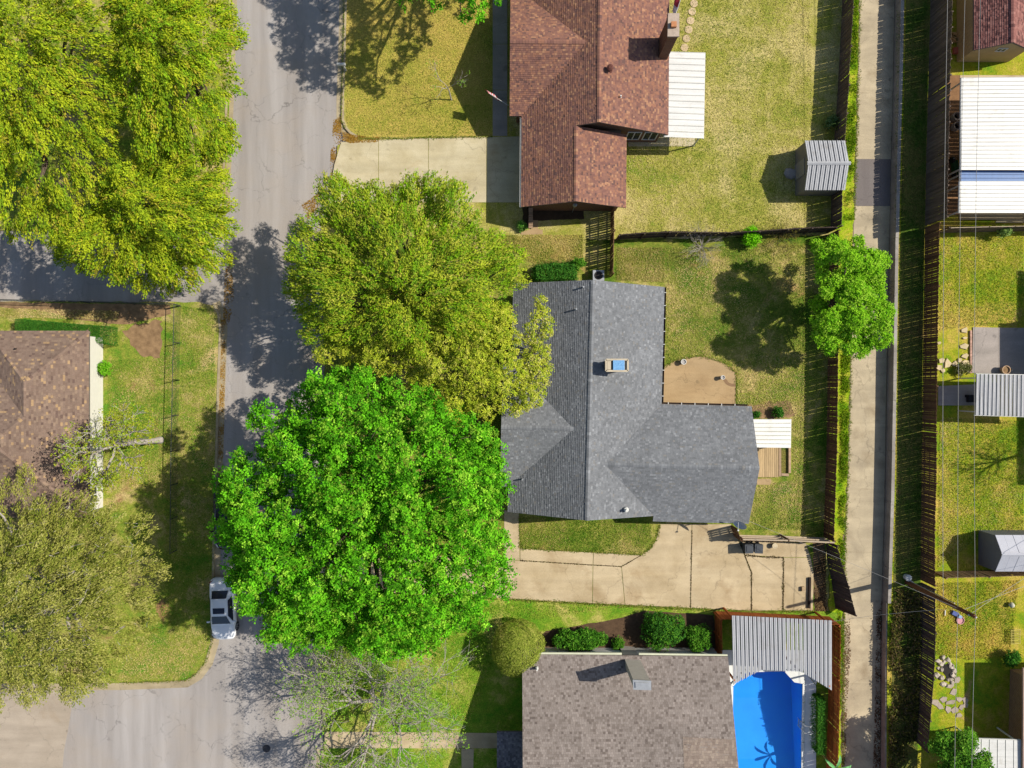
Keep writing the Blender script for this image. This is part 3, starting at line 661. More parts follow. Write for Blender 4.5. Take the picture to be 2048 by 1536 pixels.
for x in (xa + .3, xb - .45): part('gable_wall', Geo().add([(x, ny - .45, ze - .01), (x, ny - 2 * hw + .45, ze - .01), (x, ny - hw, zr - .17), (x + .1, ny - .45, ze - .01), (x + .1, ny - 2 * hw + .45, ze - .01), (x + .1, ny - hw, zr - .17)], [(2, 1, 0), (3, 4, 5), (0, 3, 5, 2), (1, 2, 5, 4)]), M_WHITE, mh_)
gt = Geo(); gt.prism([(xa + .1, ny + .01), (8.05, ny + .01 - .05), (8.05, ny + .1), (xa + .1, ny + .13)], ze - .1, ze); gt.prism([(9.3, ny - .03 - .02), (xb, ny - .13), (xb, ny - .02), (9.3, ny + .08)], ze - .1, ze)
part('gutter', gt, plain('cream_gutter', c(226, 226, 196), .1, 3), mh_)
window(mh_, 'window', LF, 3.5, ny - .45, .9, 1.5, 1.2, 'u', 1, M_WHITE, M_GLASS)
cz = 6.5; q = [W(x, y, cz) for x, y in ((1267, 1361), (1301, 1363), (1301, 1379), (1268, 1378))]
ch = part('chimney', Geo().prism([p[:2] for p in q], 0, cz - .06), plain('chimney_siding', c(204, 196, 184), .12, 3, stretch=(1, 1, 5)), mh_)
part('chimney_cap', Geo().prism(inset([tuple(p[:2]) for p in q], -.05), cz - .06, cz), M_GALV, mh_)
g = Geo().prism(inset([tuple(p[:2]) for p in q], .1), cz, cz + .06); part('flue_cover', g, M_GALV, mh_)
vent(mh_, 1074, 1338, 3.2, .06, .22, M_WHITE)
p = W(1200, 0, 0)
# ------------------------------------------------------------ fences
def wood(name, col, var=.3, rnd=.28): return plain(name, col, var, 2.5, .9, .12, bump=.3, bscale=25, rnd=rnd, stretch=(6, 6, .6))
WD_GREY = wood('weathered_cedar', c(120, 104, 92)); WD_BROWN = wood('brown_cedar', c(124, 92, 70)); WD_RED = wood('stained_cedar', c(184, 104, 54), .2, .15)
WD_DARK = wood('old_dark_fence', c(98, 84, 76)); WD_PALE = wood('pale_lumber', c(206, 186, 158), .15, .12)
_pk = {}
def picket_mesh(w, h, mat):
    k = (w, h, mat.name)
    if k not in _pk:
        e = w * .22; x = w / 2
        prof = [(-x, 0), (x, 0), (x, h - e), (x - e, h), (-x + e, h), (-x, h - e)]; n = 6; t = .009
        g = Geo(); g.add([(a, -t, b) for a, b in prof] + [(a, t, b) for a, b in prof], [tuple(range(n)), tuple(range(2 * n - 1, n - 1, -1))] + [(i, n + i, n + (i + 1) % n, (i + 1) % n) for i in range(n)])
        _pk[k] = mesh_of(g, 'picket', mat)
    return _pk[k]
def put(name, me, parent, p, ax, up):
    """place a shared mesh with its x axis along ax and its z axis along up"""
    z = Vector(up).normalized(); x = Vector(ax); x = (x - z * x.dot(z)).normalized(); y = z.cross(x)
    o = link(name, me, parent, Vector(p) - root_loc(parent), Matrix((x, y, z)).transposed().to_euler()); return o
def fence(name, label, px, z0, h, mat, gap=.014, pw=.14, rails=(.3, .95, 1.6), railside=1, post=2.4, lean=None, wide=.04, railmat=None, seed=1, posttop=0.0, group=None, missing=0.0, pickets=True, raild=.019):
    r = random.Random(seed); pts = [W(x, y, z0) for x, y in px]
    root = thing(name, label, 'fence', pts[0].lerp(pts[-1], .5), 0, group); railmat = railmat or mat
    tot = sum((b - a).length for a, b in zip(pts, pts[1:])); run = 0.0
    pm = _pk.get(('post', mat.name)) or mesh_of(Geo().box(0, 0, 0, .09, .09, 1.0), 'post', railmat); _pk[('post', mat.name)] = pm
    for a, b in zip(pts, pts[1:]):
        d = b - a; Ls = d.length; d.normalize(); nn = Vector((-d.y, d.x, 0)) * railside
        upf = lambda s_: (Vector((0, 0, 1)) + (lean(s_ / tot) if lean else Vector((0, 0, 0))))
        s = pw / 2
        while pickets and s < Ls:
            if r.random() > missing:
                hh = h * r.uniform(.99, 1.008); u = upf(run + s) + d * r.uniform(-.012, .012) + nn * r.uniform(-.012, .012)
                o = put('picket', picket_mesh(pw, h, mat), root, a + d * s + nn * r.uniform(-.004, .004), d + nn * r.uniform(-.02, .02), u); o.scale.z = hh / h
            s += pw + (gap * r.uniform(.3, 1.7) if r.random() > .09 else wide * r.uniform(.5, 1.3))
        k = max(1, round(Ls / post))
        for i in range(k):
            s0, s1 = Ls * i / k, Ls * (i + 1) / k
            for ip, sp in enumerate((s0, s1)):
                if ip == 1 and not (i == k - 1 and b is pts[-1]): continue
                o = put('post', pm, root, a + d * sp + nn * (.037 + 2 * raild), d, upf(run + sp)); o.scale.z = h - .03 + posttop
            for z in rails:
                ua, ub = upf(run + s0), upf(run + s1)
                p, q = a + d * (s0 + .05) + nn * (.016 + raild) + ua * z, a + d * (s1 - .05) + nn * (.016 + raild) + ub * z
                g = Geo(); sdd = nn * raild; zz = Vector((0, 0, .045))
                V = [p - sdd - zz, q - sdd - zz, q + sdd - zz, p + sdd - zz, p - sdd + zz, q - sdd + zz, q + sdd + zz, p + sdd + zz]
                g.add(V, [(3, 2, 1, 0), (4, 5, 6, 7), (0, 1, 5, 4), (1, 2, 6, 5), (2, 3, 7, 6), (3, 0, 4, 7)]); part('rail', g, railmat, root)
        run += Ls
    return root
fence('alley_fence', 'weathered brown fence behind the brown house lawn, along the alley', [(1688, -130), (1682, 40), (1674, 190), (1666, 300), (1662, 372), (1660, 462)], 0, 1.95, WD_GREY, .0015, railside=1, seed=3, wide=.006)
fence('alley_fence', 'dark picket fence between the grey house yard and the alley verge', [(1656, 470), (1655, 600), (1654, 760), (1652, 900), (1649, 990), (1646, 1072)], 0, 1.85, WD_BROWN, .003, railside=1, seed=4, wide=.013)
fence('leaning_fence', 'bowed fence leaning out over the alley beside the driveway end', [(1650, 1082), (1655, 1120), (1662, 1160), (1670, 1216)], 0, 1.85, WD_DARK, .004, railside=1, seed=5, lean=lambda t: Vector((.05 + .45 * t, -.06 * t, 0)))
fence('divider_fence', 'crooked dark fence dividing the two back lawns behind the dead brush', [(1232, 478), (1330, 474), (1450, 471), (1560, 468), (1654, 464)], .1, 1.7, WD_DARK, .006, railside=-1, seed=6, lean=lambda t: Vector((0, .05 * math.sin(t * 9), 0)))
fence('side_fence', 'short slatted side fence between the brown house garage and the grey house', [(1221, 420), (1221, 470), (1219, 553)], .1, 1.85, WD_BROWN, .02, railside=1, seed=7, wide=.07)
fence('gate_fence', 'dark gate panel at the satellite dish corner of the grey house', [(1461, 1052), (1467, 1072)], .1, 1.8, WD_BROWN, .02, railside=1, seed=8)
fence('back_fence', 'fence with pale rails behind the two grey wheelie bins', [(1470, 1071), (1560, 1073), (1650, 1077)], .1, 1.75, WD_BROWN, .008, railside=1, seed=9, railmat=WD_PALE, rails=(.3, .95, 1.68), raild=.05)
fence('pool_fence', 'orange stained fence along the driveway behind the ribbed pool roof', [(1430, 1222), (1500, 1225), (1580, 1229), (1658, 1233)], .1, 1.9, WD_RED, .003, railside=-1, seed=10, wide=.01)
fence('pool_fence', 'orange stained fence beside the pool and the narrow clipped hedge', [(1658, 1236), (1657, 1340), (1655, 1440), (1652, 1540), (1648, 1640)], .05, 1.95, WD_RED, .005, railside=-1, seed=11, wide=.03, post=3.2)
fence('pool_fence', 'short stained fence end beside the green shrubs and mauve roof', [(1429, 1224), (1430, 1262), (1431, 1298)], .1, 1.9, WD_RED, .004, railside=-1, seed=12)
fence('tall_fence', 'tall dark fence with many posts beside the white carport', [(1866, -150), (1861, 0), (1857, 150), (1853, 300), (1850, 450)], TER, 2.75, WD_GREY, .0025, railside=1, seed=13, rails=(.4, 1.3, 2.3), post=1.2, wide=.012)
fence('yard_fence', 'long gappy picket fence beside the lime lawn and flagstones', [(1850, 456), (1847, 640), (1845, 772), (1844, 860)], TER, 1.85, WD_BROWN, .007, railside=1, seed=14, wide=.022)
fence('yard_fence', 'gappy picket fence stretch running down to the utility pole', [(1844, 864), (1843, 960), (1842, 1050), (1841, 1158)], TER, 1.85, WD_BROWN, .007, railside=1, seed=15, wide=.022, lean=lambda t: Vector((.02 * math.sin(7 * t), 0, 0)))
fence('yard_fence', 'tattered dark fence below the utility pole beside the rock pile', [(1841, 1166), (1840, 1250), (1838, 1340), (1834, 1420), (1829, 1480)], TER, 1.85, WD_DARK, .01, railside=1, seed=16, wide=.04, rails=(.25, .95, 1.7), lean=lambda t: Vector((.05 * math.sin(5 * t), 0, 0)))
fence('cross_fence', 'low fence with a pale top between the carport and the lime lawn', [(1874, 466), (1950, 464), (2050, 462), (2140, 460)], TER, 1.6, WD_GREY, .006, railside=1, seed=17, railmat=WD_PALE)
fence('cross_fence', 'fence below the grey metal shed with slanting wooden braces', [(1866, 1143), (1950, 1141), (2040, 1138), (2140, 1136)], TER, 1.75, wood('tan_fence', c(150, 122, 90)), .006, railside=-1, seed=18)

# chain link fence around the left lot
def chain(px, label):
    pts = [W(x, y, .1) for x, y in px]; root = thing('chain_link_fence', label, 'fence', pts[0]); mt = plain('dull_wire', c(92, 96, 92), .1, 3, .5, .3, .4); dk = plain('dark_wire', c(70, 74, 66), .1, 3, .6)
    for a, b in zip(pts, pts[1:]):
        L_ = (b - a).length; n = max(1, round(L_ / 3)); d = (b - a).normalized()
        for i in range(n + 1): part('post', Geo().tube([a + d * (L_ * i / n), a + d * (L_ * i / n) + Vector((0, 0, 1.18))], .035), mt, root)
        part('top_rail', Geo().tube([a + Vector((0, 0, 1.14)), b + Vector((0, 0, 1.14))], .026), mt, root)
        g = Geo(); k = int(L_ / .13)
        for i in range(k):
            p = a + d * (i * .13)
            for s_ in (-1, 1):
                q = p + d * (s_ * 1.1); t0, t1 = 0.0, 1.0; e = (q - a).dot(d)
                if e < 0: t1 = (p - a).dot(d) / 1.1
                if e > L_: t1 = (L_ - (p - a).dot(d)) / 1.1
                g.tube([p + Vector((0, 0, .02)), p + (q - p) * t1 + Vector((0, 0, .02 + 1.1 * t1))], .0035, 3, cap=False)
        part('wire_mesh', g, dk, root, kind='stuff')
chain([(362, 612), (359, 760), (356, 900), (354, 1100)], 'chain link fence running down the left lawn beside the street')
chain([(0, 602), (180, 606), (360, 611)], 'chain link fence above the clipped hedge along the shaded side street')

# ------------------------------------------------------------ ribbed metal roofs
def panels(parent, top, bot, n, mat, rib=.05, minor=2, gap=.012, name='roof_panel', th=.02, ribw=.05):
    """n panels between two 3-D polylines given as functions of t in 0..1"""
    for i in range(n):
        t0, t1 = i / n, (i + 1) / n
        a, b, c_, d = top(t0), top(t1), bot(t1), bot(t0); w = (b - a).length; e = (b - a) / w; L_ = (d - a).length
        nrm = (b - a).cross(d - a).normalized(); nrm = nrm if nrm.z > 0 else -nrm
        a, d = a + e * gap, d + e * gap; b, c_ = b - e * gap, c_ - e * gap
        g = Geo(); low = -nrm * th
        g.add([a, b, c_, d, a + low, b + low, c_ + low, d + low], [(0, 1, 2, 3), (7, 6, 5, 4), (0, 4, 5, 1), (1, 5, 6, 2), (2, 6, 7, 3), (3, 7, 4, 0)])
        ww = (b - a).length
        for k, (f, hh, rw) in enumerate([(0.0, rib, ribw)] + [((j + 1) / (minor + 1), rib * .35, ribw * .6) for j in range(minor)]):
            o0, o1 = a + (b - a) * f, d + (c_ - d) * f; s_ = e * rw; u = nrm * hh
            g.add([o0, o0 + s_, o1 + s_, o1, o0 + s_ * .25 + u, o0 + s_ * .75 + u, o1 + s_ * .75 + u, o1 + s_ * .25 + u], [(4, 5, 6, 7), (0, 4, 7, 3), (1, 2, 6, 5), (0, 1, 5, 4), (2, 3, 7, 6)])
        part(name, g, mat, parent)
def polyf(pts):
    """piecewise function through 3-D points, by share of the horizontal run of pixels"""
    pts = [Vector(p) for p in pts]; ln = [0]
    for a, b in zip(pts, pts[1:]): ln.append(ln[-1] + abs(b.x - a.x) + 1e-6)
    def f(t):
        s = t * ln[-1]
        for i in range(len(pts) - 1):
            if s <= ln[i + 1] + 1e-9: return pts[i].lerp(pts[i + 1], (s - ln[i]) / (ln[i + 1] - ln[i]))
        return pts[-1]
    return f
def lerpf(a, b): return lambda t: Vector(a).lerp(Vector(b), t)
def posts(parent, px, z0, z1, mat, w=.09):
    for x, y in px:
        p = W(x, y, z1); part('post', Geo().box(p.x, p.y, z0, w, w, z1 - z0 - .12), mat, parent)
def dirty_metal(name, col, dirt, axis):
    b = NB(name); f = b.ramp(b.noise(1.1, 5, .6, stretch=(4, .35, 1) if axis else (.35, 4, 1)), [(.3, tuple(x * .86 for x in col[:3]) + (1,)), (.6, col)])
    f = b.mix(b.ramp(b.noise(.7, 6, .7), [(.56, 0.0), (.74, .55)]), f, dirt); f = b.mix(1.0, f, b.ramp(b.noise(9, 3, .6), [(.3, .93), (.7, 1.05)]), 'MULTIPLY')
    MATS[name] = b.done(f, .5, .3, .1); return MATS[name]
M_STEEL = dirty_metal('ribbed_steel', c(208, 208, 210), c(160, 150, 138), 1); M_WMETAL = dirty_metal('white_metal', c(238, 236, 230), c(190, 180, 160), 0)
def cover(name, label, a, b, d, c_, n, mat, postpx, z0, z1, rib=.04, minor=0, gap=.01, ribw=.04):
    t = thing(name, label, 'patio cover', (W(*postpx[0], z1).x, W(*postpx[0], z1).y, z0))
    panels(t, lerpf(a, b), lerpf(d, c_), n, mat, rib, minor, gap, ribw=ribw)
    posts(t, postpx, z0, z1, M_WHITE)
    # beams under the panels
    for p, q in ((a, b), (d, c_)):
        p, q = Vector(p), Vector(q); dd = (q - p).normalized(); s_ = Vector((-dd.y, dd.x, 0)) * .04; u = Vector((0, 0, -.14)); o = Vector((0, 0, -.026))
        part('beam', Geo().add([p - s_ + o, q - s_ + o, q + s_ + o, p + s_ + o, p - s_ + u, q - s_ + u, q + s_ + u, p + s_ + u], [(0, 1, 2, 3), (7, 6, 5, 4), (0, 4, 5, 1), (1, 5, 6, 2), (2, 6, 7, 3), (3, 7, 4, 0)]), M_WHITE, t)
    return t
cover('patio_cover', 'white ribbed patio cover on the lawn side of the brown house', W(1339, 103, 2.5), W(1329, 274, 2.5), W(1410, 105, 2.3), W(1407, 277, 2.3), 14, M_WMETAL, [(1404, 110), (1403, 190), (1401, 272)], .1, 2.3)
cover('patio_cover', 'small white patio cover at the end of the grey house wooden deck', W(1504, 838, 2.35), W(1508, 895, 2.35), W(1582, 838, 2.15), W(1581, 896, 2.15), 7, M_WMETAL, [(1578, 842), (1578, 892)], .1, 2.15)
cover('carport', 'large white ribbed carport roof in the top right yard', W(1923, 155, TER + 2.6), W(1922, 340, TER + 2.6), W(2170, 152, TER + 2.75), W(2170, 340, TER + 2.75), 23, M_WMETAL, [(1930, 160), (1930, 334), (2100, 160), (2100, 334)], TER, TER + 2.6)
cover('carport', 'blue corrugated roof strip between the two white carport roofs', W(1921, 341, TER + 2.25), W(1921, 363, TER + 2.25), W(2170, 341, TER + 2.35), W(2170, 363, TER + 2.35), 3, plain('blue_metal', c(112, 150, 206), .1, 1, .5, .3, stretch=(4, 1, 1)), [(1928, 346), (2100, 346)], TER, TER + 2.25, .05, 2)
cover('carport', 'smaller white ribbed roof below the blue strip in the right yard', W(1920, 362, TER + 2.5), W(1919, 426, TER + 2.5), W(2170, 362, TER + 2.6), W(2170, 426, TER + 2.6), 8, M_WMETAL, [(1926, 368), (1926, 420), (2100, 420)], TER, TER + 2.5)
cover('carport', 'grey and white ribbed roof with dark seams beside the concrete patio', W(1952, 748, TER + 2.3), W(2108, 751, TER + 2.3), W(1950, 830, TER + 2.3), W(2108, 835, TER + 2.3), 19, M_STEEL, [(1958, 756), (1957, 824), (2098, 756)], TER, TER + 2.3, .07, 2, .012, .05)
cover('carport', 'white flat roof at the bottom right behind the dark leafy tree', W(1946, 1478, TER + 2.3), W(2043, 1481, TER + 2.3), W(1944, 1640, TER + 2.35), W(2043, 1640, TER + 2.35), 6, M_WMETAL, [(1950, 1484), (2038, 1486)], TER, TER + 2.3, .03)
pc = thing('pool_cover', 'grey ribbed metal roof with cut corners over the pool end', 'patio cover', W(1560, 1240, .1))
pz = 2.7
panels(pc, polyf([W(1463, 1231, pz), W(1664, 1241, pz)]), polyf([W(1466, 1369, pz - .15), W(1522, 1340, pz - .12), W(1602, 1343, pz - .12), W(1664, 1381, pz - .15)]), 24, M_STEEL, .07, 1, .02, ribw=.05)
posts(pc, [(1468, 1238), (1660, 1247), (1526, 1338), (1598, 1341), (1661, 1374), (1470, 1362)], .05, pz, WD_RED, .12)

# ------------------------------------------------------------ sheds
def shed(name, label, base, z0, X0, X1, Yn, Yr, Ys, zr, ze, n, rmat, wmat, rib=.06, inset_=.08, gap=.018):
    """gable shed with its ridge along x"""
    t = thing(name, label, 'shed', base)
    panels(t, lerpf((X0, Yr, zr), (X1, Yr, zr)), lerpf((X0, Yn, ze), (X1, Yn, ze)), n, rmat, rib, 1, gap, ribw=.05)
    panels(t, lerpf((X0, Yr, zr), (X1, Yr, zr)), lerpf((X0, Ys, ze), (X1, Ys, ze)), n, rmat, rib, 1, gap, ribw=.05)
    i = inset_
    part('wall', Geo().prism([(X0 + i, Ys + i), (X1 - i, Ys + i), (X1 - i, Yn - i), (X0 + i, Yn - i)], z0, ze - .06), wmat, t)
    for x in (X0 + i, X1 - i - .04):
        g = Geo(); V = [(x, Ys + i, ze - .07), (x, Yn - i, ze - .07), (x, Yr, zr - .07)]; V += [(a + .04, b, d) for a, b, d in V]
        g.add(V, [(0, 2, 1), (3, 4, 5), (0, 3, 5, 2), (1, 2, 5, 4)]); part('gable', g, wmat, t)
    part('ridge_cap', Geo().add([(X0 - .05, Yr - .13, zr), (X0 - .05, Yr, zr + .09), (X0 - .05, Yr + .13, zr), (X1 + .1, Yr - .13, zr), (X1 + .1, Yr, zr + .09), (X1 + .1, Yr + .13, zr)], [(0, 3, 4, 1), (1, 4, 5, 2), (0, 1, 2), (5, 4, 3)]), rmat, t)
    return t
sd1 = shed('garden_shed', 'grey metal garden shed with ribbed roof on the olive lawn', W(1640, 340, .1), .1, 21.67, 24.7, 18.04, 16.18, 14.37, 2.62, 2.0, 9, M_STEEL, plain('tan_grey_siding', c(150, 144, 136), .12, 2, .7, stretch=(8, 8, .3)))
part('door', Geo().box(21.72, 16.2, .12, .03, 1.2, 1.75), plain('shed_door', c(170, 164, 156), .1), sd1)
z = TER + 1.9
sd2 = shed('metal_shed', 'pale metal barn shed with a dark grey end near the utility pole', W(2010, 1105, TER), TER, W(1990, 0, z).x, W(2130, 0, z).x, W(0, 1070, z).y, W(0, 1109, z + .7).y, W(0, 1143, z).y, z + .75, z, 4, plain('pale_shed_roof', c(206, 206, 214), .06, 2, .5, .3, .1), plain('shaded_shed_wall', c(128, 128, 136), .06, 2, .6), rib=.015, inset_=.03, gap=.006)  # wall colour holds the shade of the end, darker than the pale roof
# tan shed with red shingles, ridge running up the picture
ts = thing('tan_shed', 'tan clad shed with red shingles and a small window, top right', 'shed', W(1960, 60, TER))
z0, ze, zr = TER, TER + 2.15, TER + 3.3; xw = W(1948, 100, ze).x; yb = W(1948, 100, ze).y; xr = xw + 2.05; xe2 = xr + 2.05; yt = yb + 5.5
roof(ts, 'roof', [[Vector((xw, yb, ze)), Vector((xr, yb, zr)), Vector((xr, yt, zr)), Vector((xw, yt, ze))], [Vector((xr, yb, zr)), Vector((xe2, yb, ze)), Vector((xe2, yt, ze)), Vector((xr, yt, zr))]],
    [(5, c(150, 100, 92)), (3, c(168, 118, 108)), (2, c(112, 74, 70))], M_SH, [(Vector((xr, yb, zr)), Vector((xr, yt, zr)))], M_DECK, 500)
M_TAN = plain('tan_boards', c(214, 186, 138), .08, 2, .7)
nb = 20
for i in range(nb):                                   # vertical boards of the end wall and the side wall
    a0, a1 = xw + .1 + (xe2 - xw - .2) * i / nb, xw + .1 + (xe2 - xw - .2) * (i + 1) / nb - .012
    hz = lambda x: zr - .12 - (zr - ze) / 2.05 * abs(x - xr)
    part('board', Geo().add([(a0, yb + .1, z0), (a1, yb + .1, z0), (a1, yb + .1, hz(a1)), (a0, yb + .1, hz(a0)), (a0, yb + .13, z0), (a1, yb + .13, z0), (a1, yb + .13, hz(a1)), (a0, yb + .13, hz(a0))], [(0, 1, 2, 3), (7, 6, 5, 4), (0, 3, 7, 4), (1, 5, 6, 2), (3, 2, 6, 7)]), M_TAN, ts)
    b0_, b1_ = yb + .1 + 5.3 * i / nb, yb + .1 + 5.3 * (i + 1) / nb - .012
    part('board', Geo().box(xw + .1, (b0_ + b1_) / 2, z0, .03, b1_ - b0_, 2.06), M_TAN, ts)
part('inner_wall', Geo().prism([(xw + .13, yb + .14), (xe2 - .1, yb + .14), (xe2 - .1, yt - .1), (xw + .13, yt - .1)], z0, ze - .05), plain('tan_backing', c(150, 124, 90), .1), ts)
window(ts, 'window', LF, xr + .05, yb + .1, TER + 1.75, .7, .5, 'u', -1, M_WHITE, M_GLASS)
# house beyond the right edge: its eave throws the shade over the patio
rh = thing('neighbour_house', 'house at the right edge whose shadow darkens the concrete patio', 'house', (45, 2, TER))
part('wall', Geo().prism([(41.5, -6.6), (56, -6.6), (56, 8.8), (41.5, 8.8)], TER, TER + 2.6), M_BRICK2, rh)
sl_ = [Vector((41.0, -7.0, TER + 2.6)), Vector((48.7, -7.0, TER + 5.2)), Vector((48.7, 9.2, TER + 5.2)), Vector((41.0, 9.2, TER + 2.6))]
roof(rh, 'roof', [sl_, [Vector((48.7, -7.0, TER + 5.2)), Vector((56.4, -7.0, TER + 2.6)), Vector((56.4, 9.2, TER + 2.6)), Vector((48.7, 9.2, TER + 5.2))]], TAN, M_SH, [(sl_[1], sl_[2])], M_DECK, 600, .3, (.4, .8))
part('porch_roof', Geo().prism([(39.55, 1.3), (41.0, 1.3), (41.0, 5.2), (39.55, 5.2)], TER + 2.45, TER + 2.57), M_DECK, rh)
for y in (1.5, 5.0): part('porch_post', Geo().box(39.7, y, TER, .1, .1, 2.45), M_WHITE, rh)
# brick building at the lower right edge
lb = thing('brick_building', 'low tan brick building with a pale roof edge, lower right', 'house', W(2050, 1420, TER))
part('wall', Geo().prism(P2([(2020, 1338), (2200, 1338), (2200, 1472), (2017, 1472)], TER), TER, TER + 2.4), brick_mat('tan_brick', c(168, 124, 82), c(146, 104, 70), c(190, 168, 140)), lb)
part('roof', Geo().prism(P2([(2046, 1336), (2300, 1336), (2300, 1700), (2045, 1700)], TER + 2.5), TER + 2.4, TER + 2.55), plain('pinkish_roof', c(206, 172, 156), .1, 2), lb)

# ------------------------------------------------------------ pool
PO = [(1466, 1372), (1492, 1344), (1568, 1342), (1588, 1364), (1605, 1367), (1601, 1640), (1462, 1640)]
pw2 = P2(PO, .1)
def floor_z(y):
    for (ya, za), (yb_, zb) in zip(((-19, -2.3), (-22.5, -2.15), (-25.1, -2.05), (-29.5, -1.25), (-40, -1.0)), ((-22.5, -2.15), (-25.1, -2.05), (-29.5, -1.25), (-40, -1.0))):
        if yb_ <= y <= ya: return za + (zb - za) * (y - ya) / (yb_ - ya)
    return -1.2
pool = thing('swimming_pool', 'bright blue swimming pool with white coping beside the mauve roof', 'pool', (20, -26, 0))
M_POOL = plain('pool_paint', c(40, 168, 255, 1.15), .06, .5, .5, col2=c(26, 150, 252, 1.15))
g = Geo(); n = len(pw2)
gx = [Vector((x, y, 0)) for x, y in pw2]
for i in range(n):
    a, b = pw2[i], pw2[(i + 1) % n]; m_ = max(1, int(math.hypot(b[0] - a[0], b[1] - a[1]) / 1.5))
    for k in range(m_):
        p = (a[0] + (b[0] - a[0]) * k / m_, a[1] + (b[1] - a[1]) * k / m_); q = (a[0] + (b[0] - a[0]) * (k + 1) / m_, a[1] + (b[1] - a[1]) * (k + 1) / m_)
        g.add([(p[0], p[1], .1), (q[0], q[1], .1), (q[0], q[1], floor_z(q[1])), (p[0], p[1], floor_z(p[1]))], [(0, 1, 2, 3)])
part('basin_wall', g, M_POOL, pool)
g = Geo(); ys = np.linspace(min(p[1] for p in pw2), max(p[1] for p in pw2), 24)
for ya, yb_ in zip(ys, ys[1:]):
    st = clip(clip(pw2, (0, 1), ya, -1), (0, 1), yb_, 1)
    if len(st) > 2: g.add([(x, y, floor_z(y)) for x, y in st], [tuple(range(len(st)))])
part('basin_floor', g, M_POOL, pool)
b = NB('pool_water'); b.t.nodes.clear()
o_ = b.n('ShaderNodeOutputMaterial'); tr = b.n('ShaderNodeBsdfTransparent'); tr.inputs[0].default_value = (.86, .95, 1, 1); gl = b.n('ShaderNodeBsdfGlossy'); gl.inputs['Roughness'].default_value = .04
fr = b.n('ShaderNodeFresnel'); fr.inputs[0].default_value = 1.33; mx = b.n('ShaderNodeMixShader'); b.l(fr.outputs[0], mx.inputs[0]); b.l(tr.outputs[0], mx.inputs[1]); b.l(gl.outputs[0], mx.inputs[2]); b.l(mx.outputs[0], o_.inputs['Surface'])
bp = b.n('ShaderNodeBump'); bp.inputs['Strength'].default_value = .15; b.l(b.noise(3, 3, .5), bp.inputs['Height']); b.l(bp.outputs[0], gl.inputs['Normal'])
part('water', Geo().add([(x, y, -.02) for x, y in pw2], [tuple(range(n))]), b.m, pool)
M_COP = plain('white_coping', c(246, 246, 240), .04, 2, .6)
out = inset(pw2, -.2); pp = pw2 if sum(pw2[i][0] * pw2[(i + 1) % n][1] - pw2[(i + 1) % n][0] * pw2[i][1] for i in range(n)) > 0 else pw2[::-1]
for i in range(n):
    a, b_, c_, d = pp[i], pp[(i + 1) % n], out[(i + 1) % n], out[i]; k = max(1, round(math.hypot(b_[0] - a[0], b_[1] - a[1]) / 1.6)); L2 = lambda p, q, t: (p[0] + (q[0] - p[0]) * t, p[1] + (q[1] - p[1]) * t)
    for j in range(k): part('coping', Geo().prism([L2(a, b_, j / k + .003), L2(a, b_, (j + 1) / k - .003), L2(d, c_, (j + 1) / k - .003), L2(d, c_, j / k + .003)], .02, .16), M_COP, pool)
dk = struct('pool_deck', Geo().prism(P2([(1611, 1344), (1632, 1372), (1632, 1700), (1606, 1700), (1611, 1368)], .13), -.1, .128), plain('pool_deck', c(250, 250, 252, 1.1), .05, 2, .7))
part('slab', Geo().prism(P2([(1432, 1300), (1650, 1300), (1632, 1370), (1611, 1342), (1590, 1338), (1488, 1338), (1462, 1364), (1432, 1364)], .1), -.1, .115), M_COP, dk)
part('slab', Geo().prism(P2([(1571, 1341), (1590, 1339), (1611, 1345), (1611, 1368), (1607, 1365), (1591, 1361)], .1), .116, .15), M_COP, dk)
lad = thing('pool_ladder', 'white tubular pool ladder rails on the right pool edge', 'ladder', W(1606, 1452, .14))
for dy in (-.28, .28):
    p = W(1612, 1452, .14); part('handrail', Geo().tube([(p.x + .25, p.y + dy, .13), (p.x + .22, p.y + dy, .75), (p.x, p.y + dy, .92), (p.x - .3, p.y + dy, .7), (p.x - .36, p.y + dy, -.6)], .025, 8), M_WHITE, lad)
p = W(1606, 1452, 0); 
for zz in (-.2, -.5): part('rung', Geo().box(p.x - .13, p.y, zz, .1, .54, .03), M_WHITE, lad)
# wooden deck and planter
dkk = thing('wooden_deck', 'small deck of pale vertical planks beside the grey house', 'deck', W(1535, 925, .1))
for i in range(11): part('plank', Geo().prism(inset(P2([(1512 + i * 4.1, 893), (1516.1 + i * 4.1, 893), (1516.1 + i * 4.1, 954.5 + random.uniform(-.5, .5)), (1512 + i * 4.1, 954.5)], .32), .008), .26, .32), plain('deck_plank', c(210, 180, 134), .22, 2, .85, rnd=.16, stretch=(8, .6, 1)), dkk)
for y in (900, 925, 950): q = W(1534, y, .2); part('joist', Geo().box(q.x, q.y, .1, 1.7, .05, .16), WD_PALE, dkk)
pl = thing('garden_bed', 'narrow timber framed garden bed beside the wooden deck', 'planter', W(1570, 925, .1))
for q in ([(1558, 893), (1562.5, 893), (1562.5, 953), (1558, 953)], [(1577.5, 893), (1582, 893), (1582, 946), (1577.5, 946)], [(1563, 946.5), (1578, 947.5), (1578, 952.5), (1563, 951.5)]): part('edging_board', Geo().prism(P2(q, .3), .08, .3), plain('edging', c(190, 160, 128), .2, 4, rnd=.2), pl)
part('soil', Geo().prism(P2([(1562.6, 893), (1577.4, 893), (1577.4, 946), (1562.6, 946)], .12), .05, .13), GS, pl)
